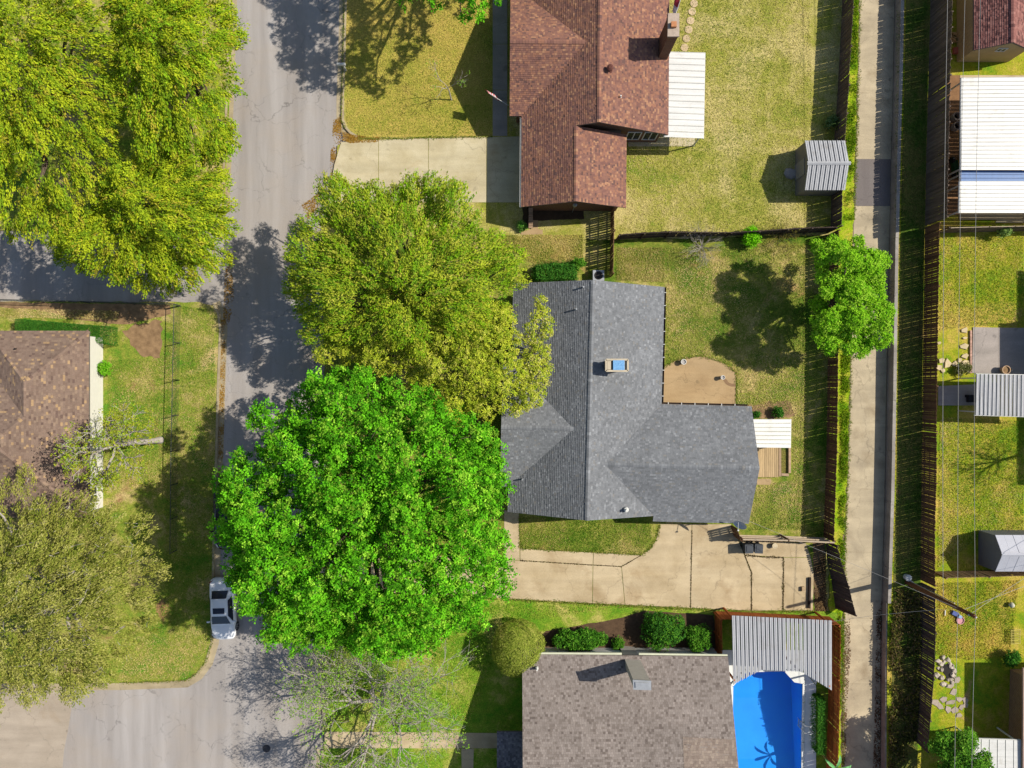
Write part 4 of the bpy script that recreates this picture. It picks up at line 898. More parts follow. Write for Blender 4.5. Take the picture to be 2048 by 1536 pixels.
# ------------------------------------------------------------ trees and shrubs
LEAF = leaf_mat()
def leaf_obj(name, C, N, L_, Wd, cols, parent, mat=None, kind=None, spin=None):
    """many small leaf faces as one mesh; C, N arrays of centres and normals"""
    k = len(C); N = N / np.maximum(np.linalg.norm(N, axis=1, keepdims=True), 1e-6)
    rv = RNG.normal(size=(k, 3)) if spin is None else spin + RNG.normal(size=(k, 3)) * .45
    t = rv - N * np.sum(rv * N, axis=1, keepdims=True); t /= np.maximum(np.linalg.norm(t, axis=1, keepdims=True), 1e-6); b = np.cross(N, t)
    L_ = np.broadcast_to(L_, (k,))[:, None] * .5; Wd = np.broadcast_to(Wd, (k,))[:, None] * .5
    V = np.stack([C - t * L_, C + b * Wd + t * L_ * .15, C + t * L_, C - b * Wd + t * L_ * .15], axis=1).reshape(-1, 3).astype(np.float32)
    off = root_loc(parent) if parent is not None else Vector((0, 0, 0)); V -= np.array(off, dtype=np.float32)
    me = bpy.data.meshes.new(name); me.vertices.add(4 * k); me.vertices.foreach_set('co', V.ravel())
    me.loops.add(4 * k); me.loops.foreach_set('vertex_index', np.arange(4 * k, dtype=np.int32))
    me.polygons.add(k); me.polygons.foreach_set('loop_start', np.arange(0, 4 * k, 4, dtype=np.int32)); me.polygons.foreach_set('loop_total', np.full(k, 4, dtype=np.int32))
    me.update(calc_edges=True)
    at = me.attributes.new('Col', 'FLOAT_COLOR', 'FACE'); at.data.foreach_set('color', np.concatenate([cols, np.ones((k, 1))], axis=1).astype(np.float32).ravel())
    me.materials.append(mat or LEAF); return tag(link(name, me, parent), kind=kind)
def palette(pal, k, jit=.16):
    w = np.array([p[0] for p in pal], float); cs = np.array([p[1][:3] for p in pal]); i = RNG.choice(len(pal), size=k, p=w / w.sum())
    return cs[i]
def sphere(k):
    d = RNG.normal(size=(k, 3)); return d / np.linalg.norm(d, axis=1, keepdims=True)
def edge_dist(poly, P):
    best = np.full(len(P), 1e9); n = len(poly)
    for i in range(n):
        a, b = np.array(poly[i]), np.array(poly[(i + 1) % n]); ab = b - a; t = np.clip(((P - a) @ ab) / (ab @ ab), 0, 1)
        best = np.minimum(best, np.linalg.norm(P - (a + t[:, None] * ab), axis=1))
    return best
def in_poly(poly, P):
    r = np.zeros(len(P), bool); n = len(poly)
    for i in range(n):
        x1, y1 = poly[i]; x2, y2 = poly[(i + 1) % n]
        if y1 == y2: continue
        c_ = ((y1 > P[:, 1]) != (y2 > P[:, 1])) & (P[:, 0] < (x2 - x1) * (P[:, 1] - y1) / (y2 - y1) + x1); r ^= c_
    return r
BARK = plain('bark', c(112, 98, 84), .3, 6, .95, .1, bump=.6, stretch=(3, 3, .6)); BARKG = plain('grey_bark', c(190, 180, 170), .2, 6, .95, .1, bump=.4)
def limb(g, a, b, r0, r1, sag=.12, n=5, seed=0, sides=6):
    r = random.Random(seed); a, b = Vector(a), Vector(b); L_ = (b - a).length; pts = []
    for i in range(n + 1):
        t = i / n; p = a.lerp(b, t) + Vector((r.uniform(-1, 1), r.uniform(-1, 1), 0)) * L_ * .04 * (0 < i < n); p.z += math.sin(t * math.pi) * L_ * sag; pts.append(p)
    g.tube(pts, [r0 + (r1 - r0) * i / n for i in range(n + 1)], sides)
def crown_points(poly, zo, ztop, lobe, nlobe, clump, nleaf, droop=.25, shell=.35, flat=.8, spread=1.0, zj=.5):
    """leaf centres and normals: leaf clumps over rounded boughs that fill a domed outline"""
    P_ = np.array(poly); lo, hi = P_.min(0), P_.max(0); cand = RNG.uniform(lo, hi, size=(6000, 2)); cand = cand[in_poly(poly, cand)]
    ed = edge_dist(poly, cand); D = ed.max(); keep = []; mn = lobe * spread
    ok = ed > lobe * .5; cand, ed = cand[ok], ed[ok]
    for p, e in zip(cand, ed):
        if all((p[0] - q[0]) ** 2 + (p[1] - q[1]) ** 2 > mn * mn for q, _ in keep): keep.append((p, e))
        if len(keep) >= nlobe: break
    lob = []
    for p, e in keep:
        dome = math.sqrt(max(0, 1 - (1 - min(e / D, 1)) ** 2)); z = zo + (ztop - zo) * dome + RNG.normal() * zj * lobe - lobe * .4
        lob.append((p[0], p[1], z, lobe * RNG.uniform(.65, 1.2) * min(1.0, .3 + .75 * e / lobe)))
    lob = np.array(lob); wts = lob[:, 3] ** 2; cnt = RNG.multinomial(nleaf // clump, wts / wts.sum()); ci = np.repeat(np.arange(len(lob)), cnt); k = len(ci)
    d = sphere(k); d[:, 2] = np.where(d[:, 2] < -droop, -d[:, 2], d[:, 2]); rr = lob[ci, 3] * RNG.uniform(1 - shell, 1.06, size=k)
    cc = lob[ci, :3] + d * rr[:, None] * np.array([1, 1, flat])
    return lob, ci, d, cc
def foliage(parent, name, d, cc, clump, cs, leaf, pal, tight=1.0, upmix=.55, spin=None, cjit=.14, ljit=.12, streak=.3):
    k = len(cc); C = np.repeat(cc, clump, axis=0) + RNG.normal(size=(k * clump, 3)) * cs * np.array([1, 1, .6])
    N = np.repeat(d, clump, axis=0) * .5 + np.array([0, 0, upmix]) + RNG.normal(size=(k * clump, 3)) * .55 * tight
    col = palette(pal, k) * RNG.uniform(1 - cjit, 1 + cjit, size=(k, 1)); col = np.repeat(col, clump, axis=0) * RNG.uniform(1 - ljit, 1 + ljit, size=(k * clump, 1))
    sp = None if spin is None else np.repeat(spin(cc), clump, axis=0)
    if sp is not None:
        sn = sp / np.maximum(np.linalg.norm(sp, axis=1, keepdims=True), 1e-6); C = C + sn * RNG.uniform(-streak, streak, size=(k * clump, 1))
    return leaf_obj(name, C, N, leaf[0] * RNG.uniform(.7, 1.3, k * clump), leaf[1] * RNG.uniform(.7, 1.3, k * clump), np.clip(col, 0, 1), parent, spin=sp)
def tree(name, label, base, outline, zo, ztop, lobe, nlobe, clump, cs, nleaf, leaf, pal, trunk_r=.3, fork=2.2, group=None, bark=BARK, nlimb=26, spin=False, base_z=0.0, spread=1.0, twigs=0, shell=.35, flat=.8, ljit=.12, cjit=.14, zj=.5):
    root = thing(name, label, 'tree', W(*base, base_z), 0, group); o = Vector(root.location); poly = P2(outline, zo + .26 * (ztop - zo))
    lob, ci, d, cc = crown_points(poly, zo, ztop, lobe, nlobe, clump, nleaf, shell=shell, spread=spread, flat=flat, zj=zj)
    cen = lob[:, :2].mean(0); g = Geo(); top = o.lerp(Vector((cen[0], cen[1], 0)), .35); top.z = max(fork, zo * .45)
    g.tube([o, o.lerp(top, .12), o.lerp(top, .5) + Vector((.08, -.06, 0)), top], [trunk_r * 1.5, trunk_r * 1.08, trunk_r * .9, trunk_r * .8], 9); part('trunk', g, bark, root)
    g = Geo(); idx = RNG.choice(len(lob), size=min(nlimb, len(lob)), replace=False)
    for j in idx: limb(g, top, lob[j, :3] - np.array([0, 0, .2]), trunk_r * .42, .03, .1, 5, int(j))
    for j in range(twigs):
        i = RNG.integers(len(lob)); e = lob[i, :3] + sphere(1)[0] * lob[i, 3] * 1.05; e[2] = abs(e[2] - lob[i, 2]) + lob[i, 2]; limb(g, lob[i, :3] - np.array([0, 0, .3]), e, .03, .008, .1, 3, j, 4)
    part('branches', g, bark, root)
    sp = None
    if spin: sp = lambda q: np.stack([q[:, 0] - o.x, q[:, 1] - o.y, np.full(len(q), -.3)], axis=1) / 4.0
    foliage(root, 'crown', d, cc, clump, cs, leaf, pal, spin=sp, cjit=cjit, ljit=ljit); return root
def F(r, g_, b, k=1.0): return c(r, g_, b, k)
MAPLE = [(5, F(134, 222, 44)), (3, F(110, 200, 40, .9)), (2, F(170, 230, 66, 1.05)), (3, F(92, 170, 36, .8)), (1, F(150, 200, 60))]
OAK_Y = [(4, F(190, 204, 46, 1.2)), (3, F(166, 190, 44, 1.12)), (3, F(136, 172, 42, 1.0)), (1, F(196, 186, 64, 1.1))]
OAK_O = [(4, F(178, 192, 54, 1.25)), (3, F(154, 178, 50, 1.18)), (2, F(190, 192, 72, 1.2)), (3, F(130, 174, 44, 1.1))]
OLIVE = [(4, F(176, 176, 84, 1.15)), (3, F(158, 164, 70, 1.1)), (2, F(190, 186, 106, 1.15)), (2, F(138, 152, 56, 1.0))]
GOLD = [(4, F(200, 208, 66, 1.25)), (3, F(180, 198, 56, 1.2)), (2, F(212, 212, 92, 1.2)), (2, F(164, 188, 54, 1.1))]
FRESH = [(4, F(156, 212, 48, 1.2)), (3, F(132, 198, 40, 1.15)), (2, F(176, 220, 70, 1.2))]
SPRING = [(3, F(150, 204, 60)), (2, F(178, 210, 84))]
tree('maple_tree', 'huge round tree with vivid green leaf clusters over the street', (770, 985),
     [(440, 965), (470, 905), (520, 885), (508, 825), (545, 800), (598, 802), (592, 752), (640, 735), (686, 718), (730, 735), (790, 752), (870, 768), (915, 800), (960, 842), (1000, 852), (1010, 930), (1022, 980), (1012, 1030), (1026, 1085), (1024, 1165), (985, 1208), (976, 1240), (945, 1258), (900, 1270), (850, 1310), (760, 1318), (700, 1296), (620, 1296), (548, 1286), (532, 1255), (504, 1222), (494, 1188), (474, 1152), (455, 1112), (440, 1062), (440, 1010)],
     6.0, 12.5, 1.05, 460, 20, .11, 225000, (.15, .105), MAPLE, .42, nlimb=110, shell=.6, spread=.7, zj=.9, flat=.75, twigs=150, cjit=.26)
tree('live_oak', 'broad olive green oak standing between the street and the grey roof', (850, 622),
     [(562, 600), (582, 540), (572, 510), (597, 442), (640, 412), (655, 372), (700, 352), (760, 362), (830, 348), (880, 352), (930, 388), (975, 432), (1010, 472), (1058, 512), (1068, 560), (1040, 600), (1030, 650), (950, 700), (850, 720), (700, 712), (615, 690), (612, 650)],
     5.2, 9.5, 1.05, 250, 16, .09, 104000, (.18, .075), OAK_O + [(2, F(150, 196, 36, 1.1))], .4, spin=True, nlimb=50, twigs=120, spread=.9, zj=.75, flat=.7)
tree('yellow_tree', 'yellow green tree against the grey roof, behind the vivid green one', (955, 735),
     [(862, 596), (930, 574), (1000, 590), (1038, 640), (1052, 700), (1056, 760), (1036, 820), (990, 846), (900, 850), (840, 790), (760, 745), (700, 735), (625, 722), (640, 672), (760, 680), (850, 664)], 5.0, 8.2, .75, 150, 12, .07, 56000, (.11, .075), GOLD, .25, nlimb=40, spread=.9)
tree('yellow_tree', 'thin pale yellow tree whose leaves overhang the grey shingles', (1058, 725),
     [(1058, 606), (1085, 588), (1102, 640), (1107, 700), (1100, 760), (1080, 808), (1040, 828), (1012, 848), (1028, 770), (1046, 700)], 5.2, 6.4, .6, 40, 10, .08, 11000, (.11, .075), GOLD + [(2, F(206, 200, 118, 1.4))], .12, nlimb=20, twigs=60)
tree('street_oak', 'yellow green oak filling the top left corner', (180, 190), [(-80, -80), (230, -80), (290, 60), (270, 200), (240, 330), (200, 450), (130, 515), (60, 470), (-80, 485)], 6.0, 10, 1.15, 190, 16, .09, 92000, (.19, .08), OAK_Y, .45, spin=True, spread=.85, zj=.75, flat=.7, group='oaks of the top left lot', twigs=80)
tree('street_oak', 'yellow green oak leaning over the upper street edge from the left', (400, 170), [(230, -80), (450, -60), (470, 40), (496, 80), (480, 130), (472, 250), (488, 300), (470, 330), (400, 340), (300, 345), (250, 200)], 5.4, 8.8, 1.0, 170, 16, .09, 68000, (.19, .08), OAK_Y + [(2, F(150, 190, 40, 1.3))], .38, spin=True, spread=.85, zj=.75, flat=.7, group='oaks of the top left lot', twigs=60)
tree('street_oak', 'yellow green oak overhanging the shaded side street', (370, 455), [(240, 330), (350, 300), (440, 330), (478, 400), (490, 450), (474, 500), (440, 555), (410, 588), (330, 578), (270, 588), (222, 560), (135, 538), (85, 500), (180, 430)], 5.2, 8.6, 1.0, 170, 16, .09, 68000, (.19, .08), OAK_Y, .38, spin=True, spread=.85, zj=.75, flat=.7, group='oaks of the top left lot', twigs=90)
tree('corner_oak', 'dull olive oak filling the lower left corner above the street', (170, 1160), [(-80, 945), (60, 935), (95, 985), (180, 992), (240, 1005), (322, 1055), (312, 1100), (326, 1150), (334, 1235), (290, 1285), (232, 1360), (150, 1396), (90, 1398), (0, 1445), (-80, 1455)], 5.4, 9.2, 1.0, 230, 14, .085, 104000, (.16, .065), OLIVE, .45, spin=True, twigs=320, bark=BARKG, spread=.88, zj=.7)
tree('back_yard_tree', 'bushy fresh green tree overhanging the alley behind the grey house', (1632, 612), [(1602, 490), (1640, 470), (1700, 470), (1748, 492), (1776, 530), (1768, 575), (1786, 625), (1768, 680), (1738, 706), (1690, 720), (1640, 706), (1604, 660), (1614, 605), (1622, 560)], 3.5, 5.7, .75, 150, 14, .09, 62000, (.16, .08), FRESH, .2, nlimb=30, spread=1.0, zj=.95)
tree('top_edge_tree', 'vivid green tree hanging in from the top edge above the front lawn', (965, -120), [(700, -420), (760, -520), (960, -580), (1160, -520), (1230, -300), (1150, -130), (1060, -40), (1004, 26), (960, 74), (910, 46), (812, 36), (730, -80)], 6.0, 11.5, 1.1, 220, 20, .11, 84000, (.165, .115), MAPLE, .4, nlimb=40, shell=.45, spread=.9, zj=.7)
tree('alley_tree', 'dark leafy tree crowding the bottom right corner by the white roof', (1880, 1490), [(1866, 1520), (1850, 1480), (1870, 1456), (1910, 1446), (1950, 1470), (1972, 1500), (1978, 1560), (1960, 1620), (1880, 1630), (1840, 1580)], TER + 2.2, TER + 4.4, .6, 70, 9, .12, 20000, (.17, .09), [(3, F(110, 170, 50)), (2, F(140, 190, 66)), (2, F(84, 140, 44))], .14, base_z=TER)

# bare and half-bare trees
FORK = (2, 3, 3)
def grow(g, tips, p, d, L_, r, depth, rn, droop=0.0, spread_=.75):
    n = 3; pts = [p]; q = Vector(p); dd = Vector(d)
    for i in range(n):
        dd = (dd + Vector((rn.uniform(-1, 1), rn.uniform(-1, 1), rn.uniform(-.6, .7) - droop)) * .22).normalized(); q = q + dd * (L_ / n); pts.append(Vector(q))
    g.tube(pts, [r * (1 - .35 * i / n) for i in range(n + 1)], 6 if r > .03 else 4, cap=False)
    if depth == 0: tips.append(Vector(q)); return
    for k in range(rn.choice(FORK)):
        a = dd.orthogonal().normalized(); a.rotate(Matrix.Rotation(rn.uniform(0, 6.283), 3, dd))
        nd = (dd + a * rn.uniform(.35, spread_)).normalized(); grow(g, tips, pts[-1] if k else pts[-2], nd, L_ * rn.uniform(.62, .85), r * .6, depth - 1, rn, droop, spread_)
    tips.append(Vector(q))
def bare_tree(name, label, base, h, r0, L0, depth, seed, pal=None, nleaf=0, leaf=(.14, .08), bark=BARKG, lean=(0, 0, 1), base_z=.1, spr=.75, cs=.25, cat='tree', droop=0.0, nmain=5, trunk=True):
    rn = random.Random(seed); root = thing(name, label, cat, W(*base, base_z)); o = Vector(root.location); g = Geo(); tips = []
    top = o + Vector(lean).normalized() * h; 
    if trunk: part('trunk', Geo().tube([o, o.lerp(top, .15), o.lerp(top, .6) + Vector((rn.uniform(-.1, .1), rn.uniform(-.1, .1), 0)), top], [r0 * 1.4, r0 * 1.05, r0 * .9, r0 * .75], 9), bark, root)
    for k in range(nmain):
        a = 6.283 * k / nmain + rn.uniform(-.4, .4); d = (Vector((math.cos(a), math.sin(a), rn.uniform(.35, .8))) + Vector(lean) * .25).normalized(); grow(g, tips, top, d, L0 * rn.uniform(.8, 1.15), r0 * .55, depth, rn, droop, spr)
    part('branches', g, bark, root)
    if nleaf:
        T = np.array([tuple(t) for t in tips]); i = RNG.integers(len(T), size=nleaf // 6); cc = T[i] + RNG.normal(size=(len(i), 3)) * cs
        foliage(root, 'crown', np.tile([0, 0, 1.0], (len(i), 1)), cc, 6, .1, leaf, pal, upmix=.4)
    return root
FORK = (3, 3, 4)
bare_tree('budding_tree', 'half bare grey tree with sparse new leaves over the bottom street', (775, 1372), 2.2, .22, 2.4, 5, 21, SPRING, 15000, (.12, .075), lean=(-.06, -.1, 1), nmain=8, spr=.95)
FORK = (2, 3, 3)
bare_tree('thin_tree', 'thin leaning half bare tree beside the tan house roof', (322, 880), 4.6, .2, 1.35, 4, 33, [(3, F(190, 196, 60)), (2, F(170, 200, 56))], 5200, (.13, .08), lean=(-.2, 0, 1), nmain=7)
bare_tree('young_tree', 'young nearly bare tree casting a thin shadow on the front lawn', (903, 200), 1.5, .05, .8, 3, 5, SPRING, 120, (.1, .06), lean=(-.12, .25, 1), nmain=3, spr=.6)
bare_tree('dead_brush', 'grey dead brush with bare stems in front of the dividing fence', (1402, 494), .15, .04, .75, 3, 8, nmain=18, spr=.7, cat='bush', trunk=False)
bare_tree('dead_brush', 'low brown dry brush along the fence beside the lime bush', (1560, 474), .1, .03, .6, 3, 9, [(1, F(150, 140, 60))], 700, (.09, .05), nmain=16, bark=BARK, cat='bush', trunk=False)
bare_tree('bare_shrub_tree', 'bare tree at the right edge with branch shadow on the lime lawn', (2110, 895), 4.2, .12, 1.0, 4, 14, nmain=8, base_z=TER)

def bush(name, label, px, py, rx, ry, h, pal, nleaf, leaf=(.1, .06), z0=.1, lobe=.3, nl=30, clump=6, clipped=False, cat='bush', group=None):
    p = W(px, py, z0 + h * .6); root = thing(name, label, cat, (p.x, p.y, z0), 0, group)
    part('stems', Geo().tube([(p.x, p.y, z0 - .03), (p.x + .02, p.y, z0 + h * .5)], [.05, .02], 6), BARK, root)
    if clipped:
        k = nleaf // clump; d = sphere(k); d[:, 2] = np.where(d[:, 2] < -.55, -d[:, 2], d[:, 2]); q = np.array([rx, ry, h * .5]) * RNG.uniform(.93, 1.0, size=(k, 1)); d2 = d.copy(); d2[:, 2] = np.sign(d[:, 2]) * np.abs(d[:, 2]) ** .55; d2[:, :2] *= (1 + .12 * (1 - np.abs(d[:, 2:])))
        cc = np.array([p.x, p.y, z0 + h * .5]) + d2 * q * (1 + .04 * np.sin(9 * d[:, :1]) * np.sin(7 * d[:, 1:2]))
        foliage(root, 'crown', d * 1.6, cc, clump, .035, leaf, pal, tight=.6, upmix=.1)
    else:
        lo = sphere(nl); lo[:, 2] = np.abs(lo[:, 2]); lr = lobe * RNG.uniform(.7, 1.3, nl); lc = np.array([p.x, p.y, z0 + h * .3]) + lo * np.array([max(rx - lobe, .05), max(ry - lobe, .05), max(h * .7 - lobe, .05)]) * RNG.uniform(.55, 1, size=(nl, 1))
        ci = RNG.integers(nl, size=nleaf // clump); d = sphere(len(ci)); d[:, 2] = np.abs(d[:, 2]) - .15; cc = lc[ci] + d * lr[ci][:, None]
        foliage(root, 'crown', d, cc, clump, .06, leaf, pal)
    return root
def hedge(name, label, px, z0, h, pal, nleaf, leaf=(.07, .045), group=None, ragged=.03):
    poly = P2(px, z0 + h); cx, cy = np.mean(poly, axis=0); root = thing(name, label, 'hedge', (cx, cy, z0), 0, group); part('stems', Geo().tube([(cx, cy, z0 - .03), (cx, cy, z0 + h * .6)], [.05, .02], 6), BARK, root)
    P_ = np.array(poly); cand = RNG.uniform(P_.min(0), P_.max(0), size=(nleaf * 3, 2)); cand = cand[in_poly(poly, cand)][:nleaf // 2]; top = np.column_stack([cand, z0 + h + RNG.normal(size=len(cand)) * ragged]); dt = np.tile([0, 0, 1.0], (len(top), 1))
    S_, D_ = [], []
    for i in range(len(poly)):
        a, b = np.array(poly[i]), np.array(poly[(i + 1) % len(poly)]); k = int(nleaf * .16); t = RNG.random(k); nn = np.array([(b - a)[1], -(b - a)[0]]); nn = nn / np.linalg.norm(nn); nn = nn if nn @ ((a + b) / 2 - [cx, cy]) > 0 else -nn
        S_.append(np.column_stack([a + (b - a) * t[:, None] + nn * RNG.normal(size=(k, 1)) * ragged, z0 + RNG.random(k) * h])); D_.append(np.tile([nn[0], nn[1], .2], (k, 1)))
    C = np.vstack([top] + S_); D = np.vstack([dt] + D_); foliage(root, 'foliage', D * 1.5, C, 1, .01, leaf, pal, tight=.8, upmix=.2); return root
DKG = [(3, F(78, 138, 48)), (2, F(60, 118, 42)), (2, F(98, 160, 56))]; MIDG = [(3, F(96, 160, 44)), (2, F(72, 130, 40)), (2, F(124, 180, 60))]; TOPI = [(3, F(150, 162, 64, 1.4)), (2, F(130, 146, 54, 1.4)), (2, F(172, 178, 82, 1.4))]
bush('topiary_bush', 'large smooth clipped round bush at the mauve house corner', 1037, 1299, 1.8, 1.85, 3.1, TOPI, 34000, (.075, .045), clipped=True)
bush('shrub_hedge', 'loose dark green hedge between the round bush and the white chimney', 1160, 1281, 2.35, .95, 1.5, MIDG + [(2, F(70, 124, 38))], 12000, (.15, .09), lobe=.42, nl=60, cat='hedge')
bush('shrub', 'tall rounded dark shrub beside the white chimney, driveway side', 1324, 1263, 1.95, 1.8, 2.3, DKG + [(2, F(110, 170, 50))], 12000, (.12, .07), lobe=.5, nl=50)
bush('shrub', 'smaller rounded shrub beside the orange fence end', 1399, 1278, 1.2, 1.2, 1.8, MIDG, 6500, (.12, .07), lobe=.4)
bush('shrub', 'small ragged shrub just left of the white chimney base', 1238, 1288, .55, .6, .9, MIDG, 1500, (.12, .07), lobe=.2)
hx = [29, 58, 82, 106, 128, 154, 184, 222]
for i in range(7):
    y0_, y1_ = 638 + i * 2.2, 664 + i * 2.4
    hedge('clipped_shrub', ['leftmost clipped box shrub of the hedge above the tan roof', 'second clipped box shrub from the left above the tan roof', 'third clipped box shrub from the left above the tan roof', 'middle clipped box shrub of the hedge above the tan roof', 'third clipped box shrub from the right above the tan roof', 'second clipped box shrub from the right above the tan roof', 'rightmost and largest clipped box shrub by the white wall'][i],
          [(hx[i] + .8, y0_), (hx[i + 1] - .8, y0_ + 2), (hx[i + 1] - .8, y1_ + (12 if i == 6 else 6)), (hx[i] + .8, y1_ + 4)], .1, 1.0, DKG, 2600, group='clipped box shrubs')
bush('lime_bush', 'small lime green bush against the dividing fence', 1505, 474, .75, .9, 1.5, [(3, F(140, 232, 30)), (1, F(170, 240, 60))], 4500, (.12, .07))
hedge('low_shrubs', 'dark low shrub row against the north side of the grey house', [(1072, 532), (1110, 526), (1150, 530), (1150, 558), (1072, 560)], .1, .9, DKG, 4500, (.13, .06), ragged=.14)
bush('shrub', 'bright green shrub beside the slatted side fence', 1157, 528, .6, .6, 1.1, MIDG, 1800, (.12, .07), lobe=.25)
bush('shrub', 'small leafy shrub in the shade by the short brick wall', 1044, 452, .42, .42, .7, [(2, F(120, 190, 70)), (1, F(160, 210, 100))], 900, (.11, .07), lobe=.15)
bush('shrub', 'sparse pale shrub in the shadow of the alley fence', 1668, 242, .7, .8, 1.0, [(2, F(130, 160, 96)), (1, F(96, 130, 66))], 900, (.12, .07), lobe=.25)
bush('shrub', 'dark shrub against the top of the small white patio cover', 1557, 826, .5, .5, .8, DKG, 1500, (.12, .07), lobe=.2)
bush('shrub', 'tiny shrub beside the grey gable end', 1514, 829, .3, .3, .4, DKG, 500, (.1, .06), lobe=.12)
bush('shrub', 'bright little shrub beside the white wall of the tan house', 206, 737, .6, .65, 1.2, [(2, F(126, 200, 40)), (1, F(150, 210, 60))], 1600, (.13, .08), lobe=.25)
bush('shrub', 'pale shrub on the cross fence below the carport', 2012, 462, .65, .5, 1.5, [(2, F(170, 200, 110)), (1, F(130, 170, 80))], 1000, (.12, .07), z0=TER, lobe=.25)
bush('shrub', 'brown green tangle of plants at the flagstone corner', 1928, 738, .8, .6, .6, [(2, F(150, 150, 90)), (2, F(110, 120, 60)), (1, F(190, 180, 140))], 1200, (.12, .07), z0=TER, lobe=.2)
bush('shrub', 'dark shrub beside the tan brick building', 2026, 1318, .8, .8, 1.2, DKG, 2400, (.12, .07), z0=TER, lobe=.3)
hedge('pool_hedge', 'narrow clipped dark hedge between the pool deck and orange fence', [(1635, 1400), (1650, 1400), (1650, 1508), (1635, 1508)], .05, 1.1, DKG, 6000, (.09, .06), ragged=.07)
# broad-leaved plant by the pool
bp_ = thing('banana_plant', 'plant with long upright green leaves at the pool fence, bottom edge', 'plant', W(1645, 1508, .1)); o = Vector(bp_.location)
part('stem', Geo().tube([o, o + Vector((0, 0, 1.2)), o + Vector((.05, .02, 2.1))], [.09, .07, .05], 8), plain('green_stem', c(150, 140, 80), .2), bp_)
for i in range(6):
    a = i * 1.05 + .3; d = Vector((math.cos(a), math.sin(a), 0)); s_ = Vector((-d.y, d.x, 0)); b_ = o + Vector((.05, .02, 2.0)); g = Geo(); V = []
    for t, wv, zz in ((0, .03, 0), (.3, .1, .3), (.6, .12, .42), (.85, .08, .38), (1.0, .01, .25)):
        m_ = b_ + d * (t * 1.15) + Vector((0, 0, zz)); V += [m_ - s_ * wv + Vector((0, 0, .02)), m_, m_ + s_ * wv + Vector((0, 0, .02))]
    g.add(V, [(3 * k + j, 3 * k + j + 1, 3 * k + j + 4, 3 * k + j + 3) for k in range(4) for j in range(2)]); part('leaf', g, plain('broad_leaf', c(120, 190, 110), .15, 3, .5, .3), bp_)

# weeds along the verge, leaf litter in the gutters
def scatter(name, poly_px, n, pal, leaf, zr_, up=.3, z0=.05):
    poly = P2(poly_px, z0); P_ = np.array(poly); cand = RNG.uniform(P_.min(0), P_.max(0), size=(n * 4, 2)); cand = cand[in_poly(poly, cand)]; cl = np.sin(cand[:, 0] * 2.3 + 1.7 * np.sin(cand[:, 1] * 1.1)) * np.sin(cand[:, 1] * 1.9 + np.sin(cand[:, 0] * 1.3)); cand = cand[cl + RNG.normal(size=len(cand)) * .45 > -.1][:n]; k = len(cand)
    C = np.column_stack([cand, z0 + RNG.random(k) * zr_]); N = RNG.normal(size=(k, 3)) * .6 + np.array([0, 0, up]); col = palette(pal, k) * RNG.uniform(.75, 1.2, size=(k, 1))
    return leaf_obj(name, C, N, leaf[0] * RNG.uniform(.6, 1.4, k), leaf[1] * RNG.uniform(.6, 1.4, k), col, None, kind='stuff')
WEED = [(3, F(132, 176, 30)), (2, F(100, 150, 26)), (1, F(176, 186, 60))]
scatter('verge_weeds', [(1700, -20), (1717, -20), (1712, 250), (1707, 440), (1690, 440), (1694, 200)], 5000, WEED, (.16, .04), .16, .4)
scatter('verge_weeds', [(1684, 690), (1700, 690), (1696, 900), (1690, 1060), (1684, 1240), (1676, 1240), (1678, 1060)], 6000, WEED, (.16, .04), .16, .4)
scatter('verge_weeds', [(1672, 1236), (1688, 1240), (1685, 1330), (1682, 1420), (1674, 1420)], 2200, WEED, (.14, .04), .12, .4)
LIT = [(3, F(196, 150, 62)), (2, F(172, 126, 50)), (1, F(214, 176, 96))]
scatter('leaf_litter', [(667, 240), (682, 232), (684, 300), (676, 372), (664, 368), (660, 330)], 1700, LIT, (.08, .06), .02, 2.0, .012)
scatter('leaf_litter', [(440, 640), (452, 640), (448, 860), (444, 1000), (436, 1000), (438, 800)], 1500, LIT, (.08, .06), .02, 2.0, .012)
scatter('leaf_litter', [(604, 410), (640, 384), (650, 400), (616, 440)], 600, LIT, (.08, .06), .02, 2.0, .012)
scatter('leaf_litter', [(450, 540), (464, 520), (468, 600), (456, 660), (446, 660)], 800, LIT, (.08, .06), .02, 2.0, .012)
scatter('leaf_litter', [(684, 262), (706, 270), (760, 274), (758, 284), (700, 286), (684, 280)], 900, LIT, (.08, .06), .02, 2.0, .128)
scatter('leaf_litter', [(1628, 1120), (1650, 1110), (1654, 1222), (1630, 1222)], 2200, [(2, F(150, 120, 84)), (1, F(190, 160, 110)), (1, F(84, 64, 48))], (.1, .05), .06, 1.0, .11)
scatter('leaf_litter', [(1686, 1230), (1698, 1200), (1702, 1300), (1694, 1420), (1690, 1536), (1680, 1536)], 1100, [(2, F(150, 120, 84)), (1, F(110, 84, 58))], (.1, .06), .03, 1.6, .01)
scatter('leaf_litter', [(1752, 1230), (1764, 1200), (1760, 1536), (1746, 1536), (1750, 1400)], 1300, [(2, F(130, 92, 62)), (1, F(96, 70, 48))], (.1, .06), .06, 1.2, .01)
scatter('strip_plants', [(1786, 1170), (1838, 1190), (1832, 1480), (1800, 1536), (1775, 1536), (1778, 1300)], 9000, [(2, F(100, 110, 52)), (2, F(130, 112, 80)), (1, F(150, 140, 70))], (.22, .07), .4, .4, TER)

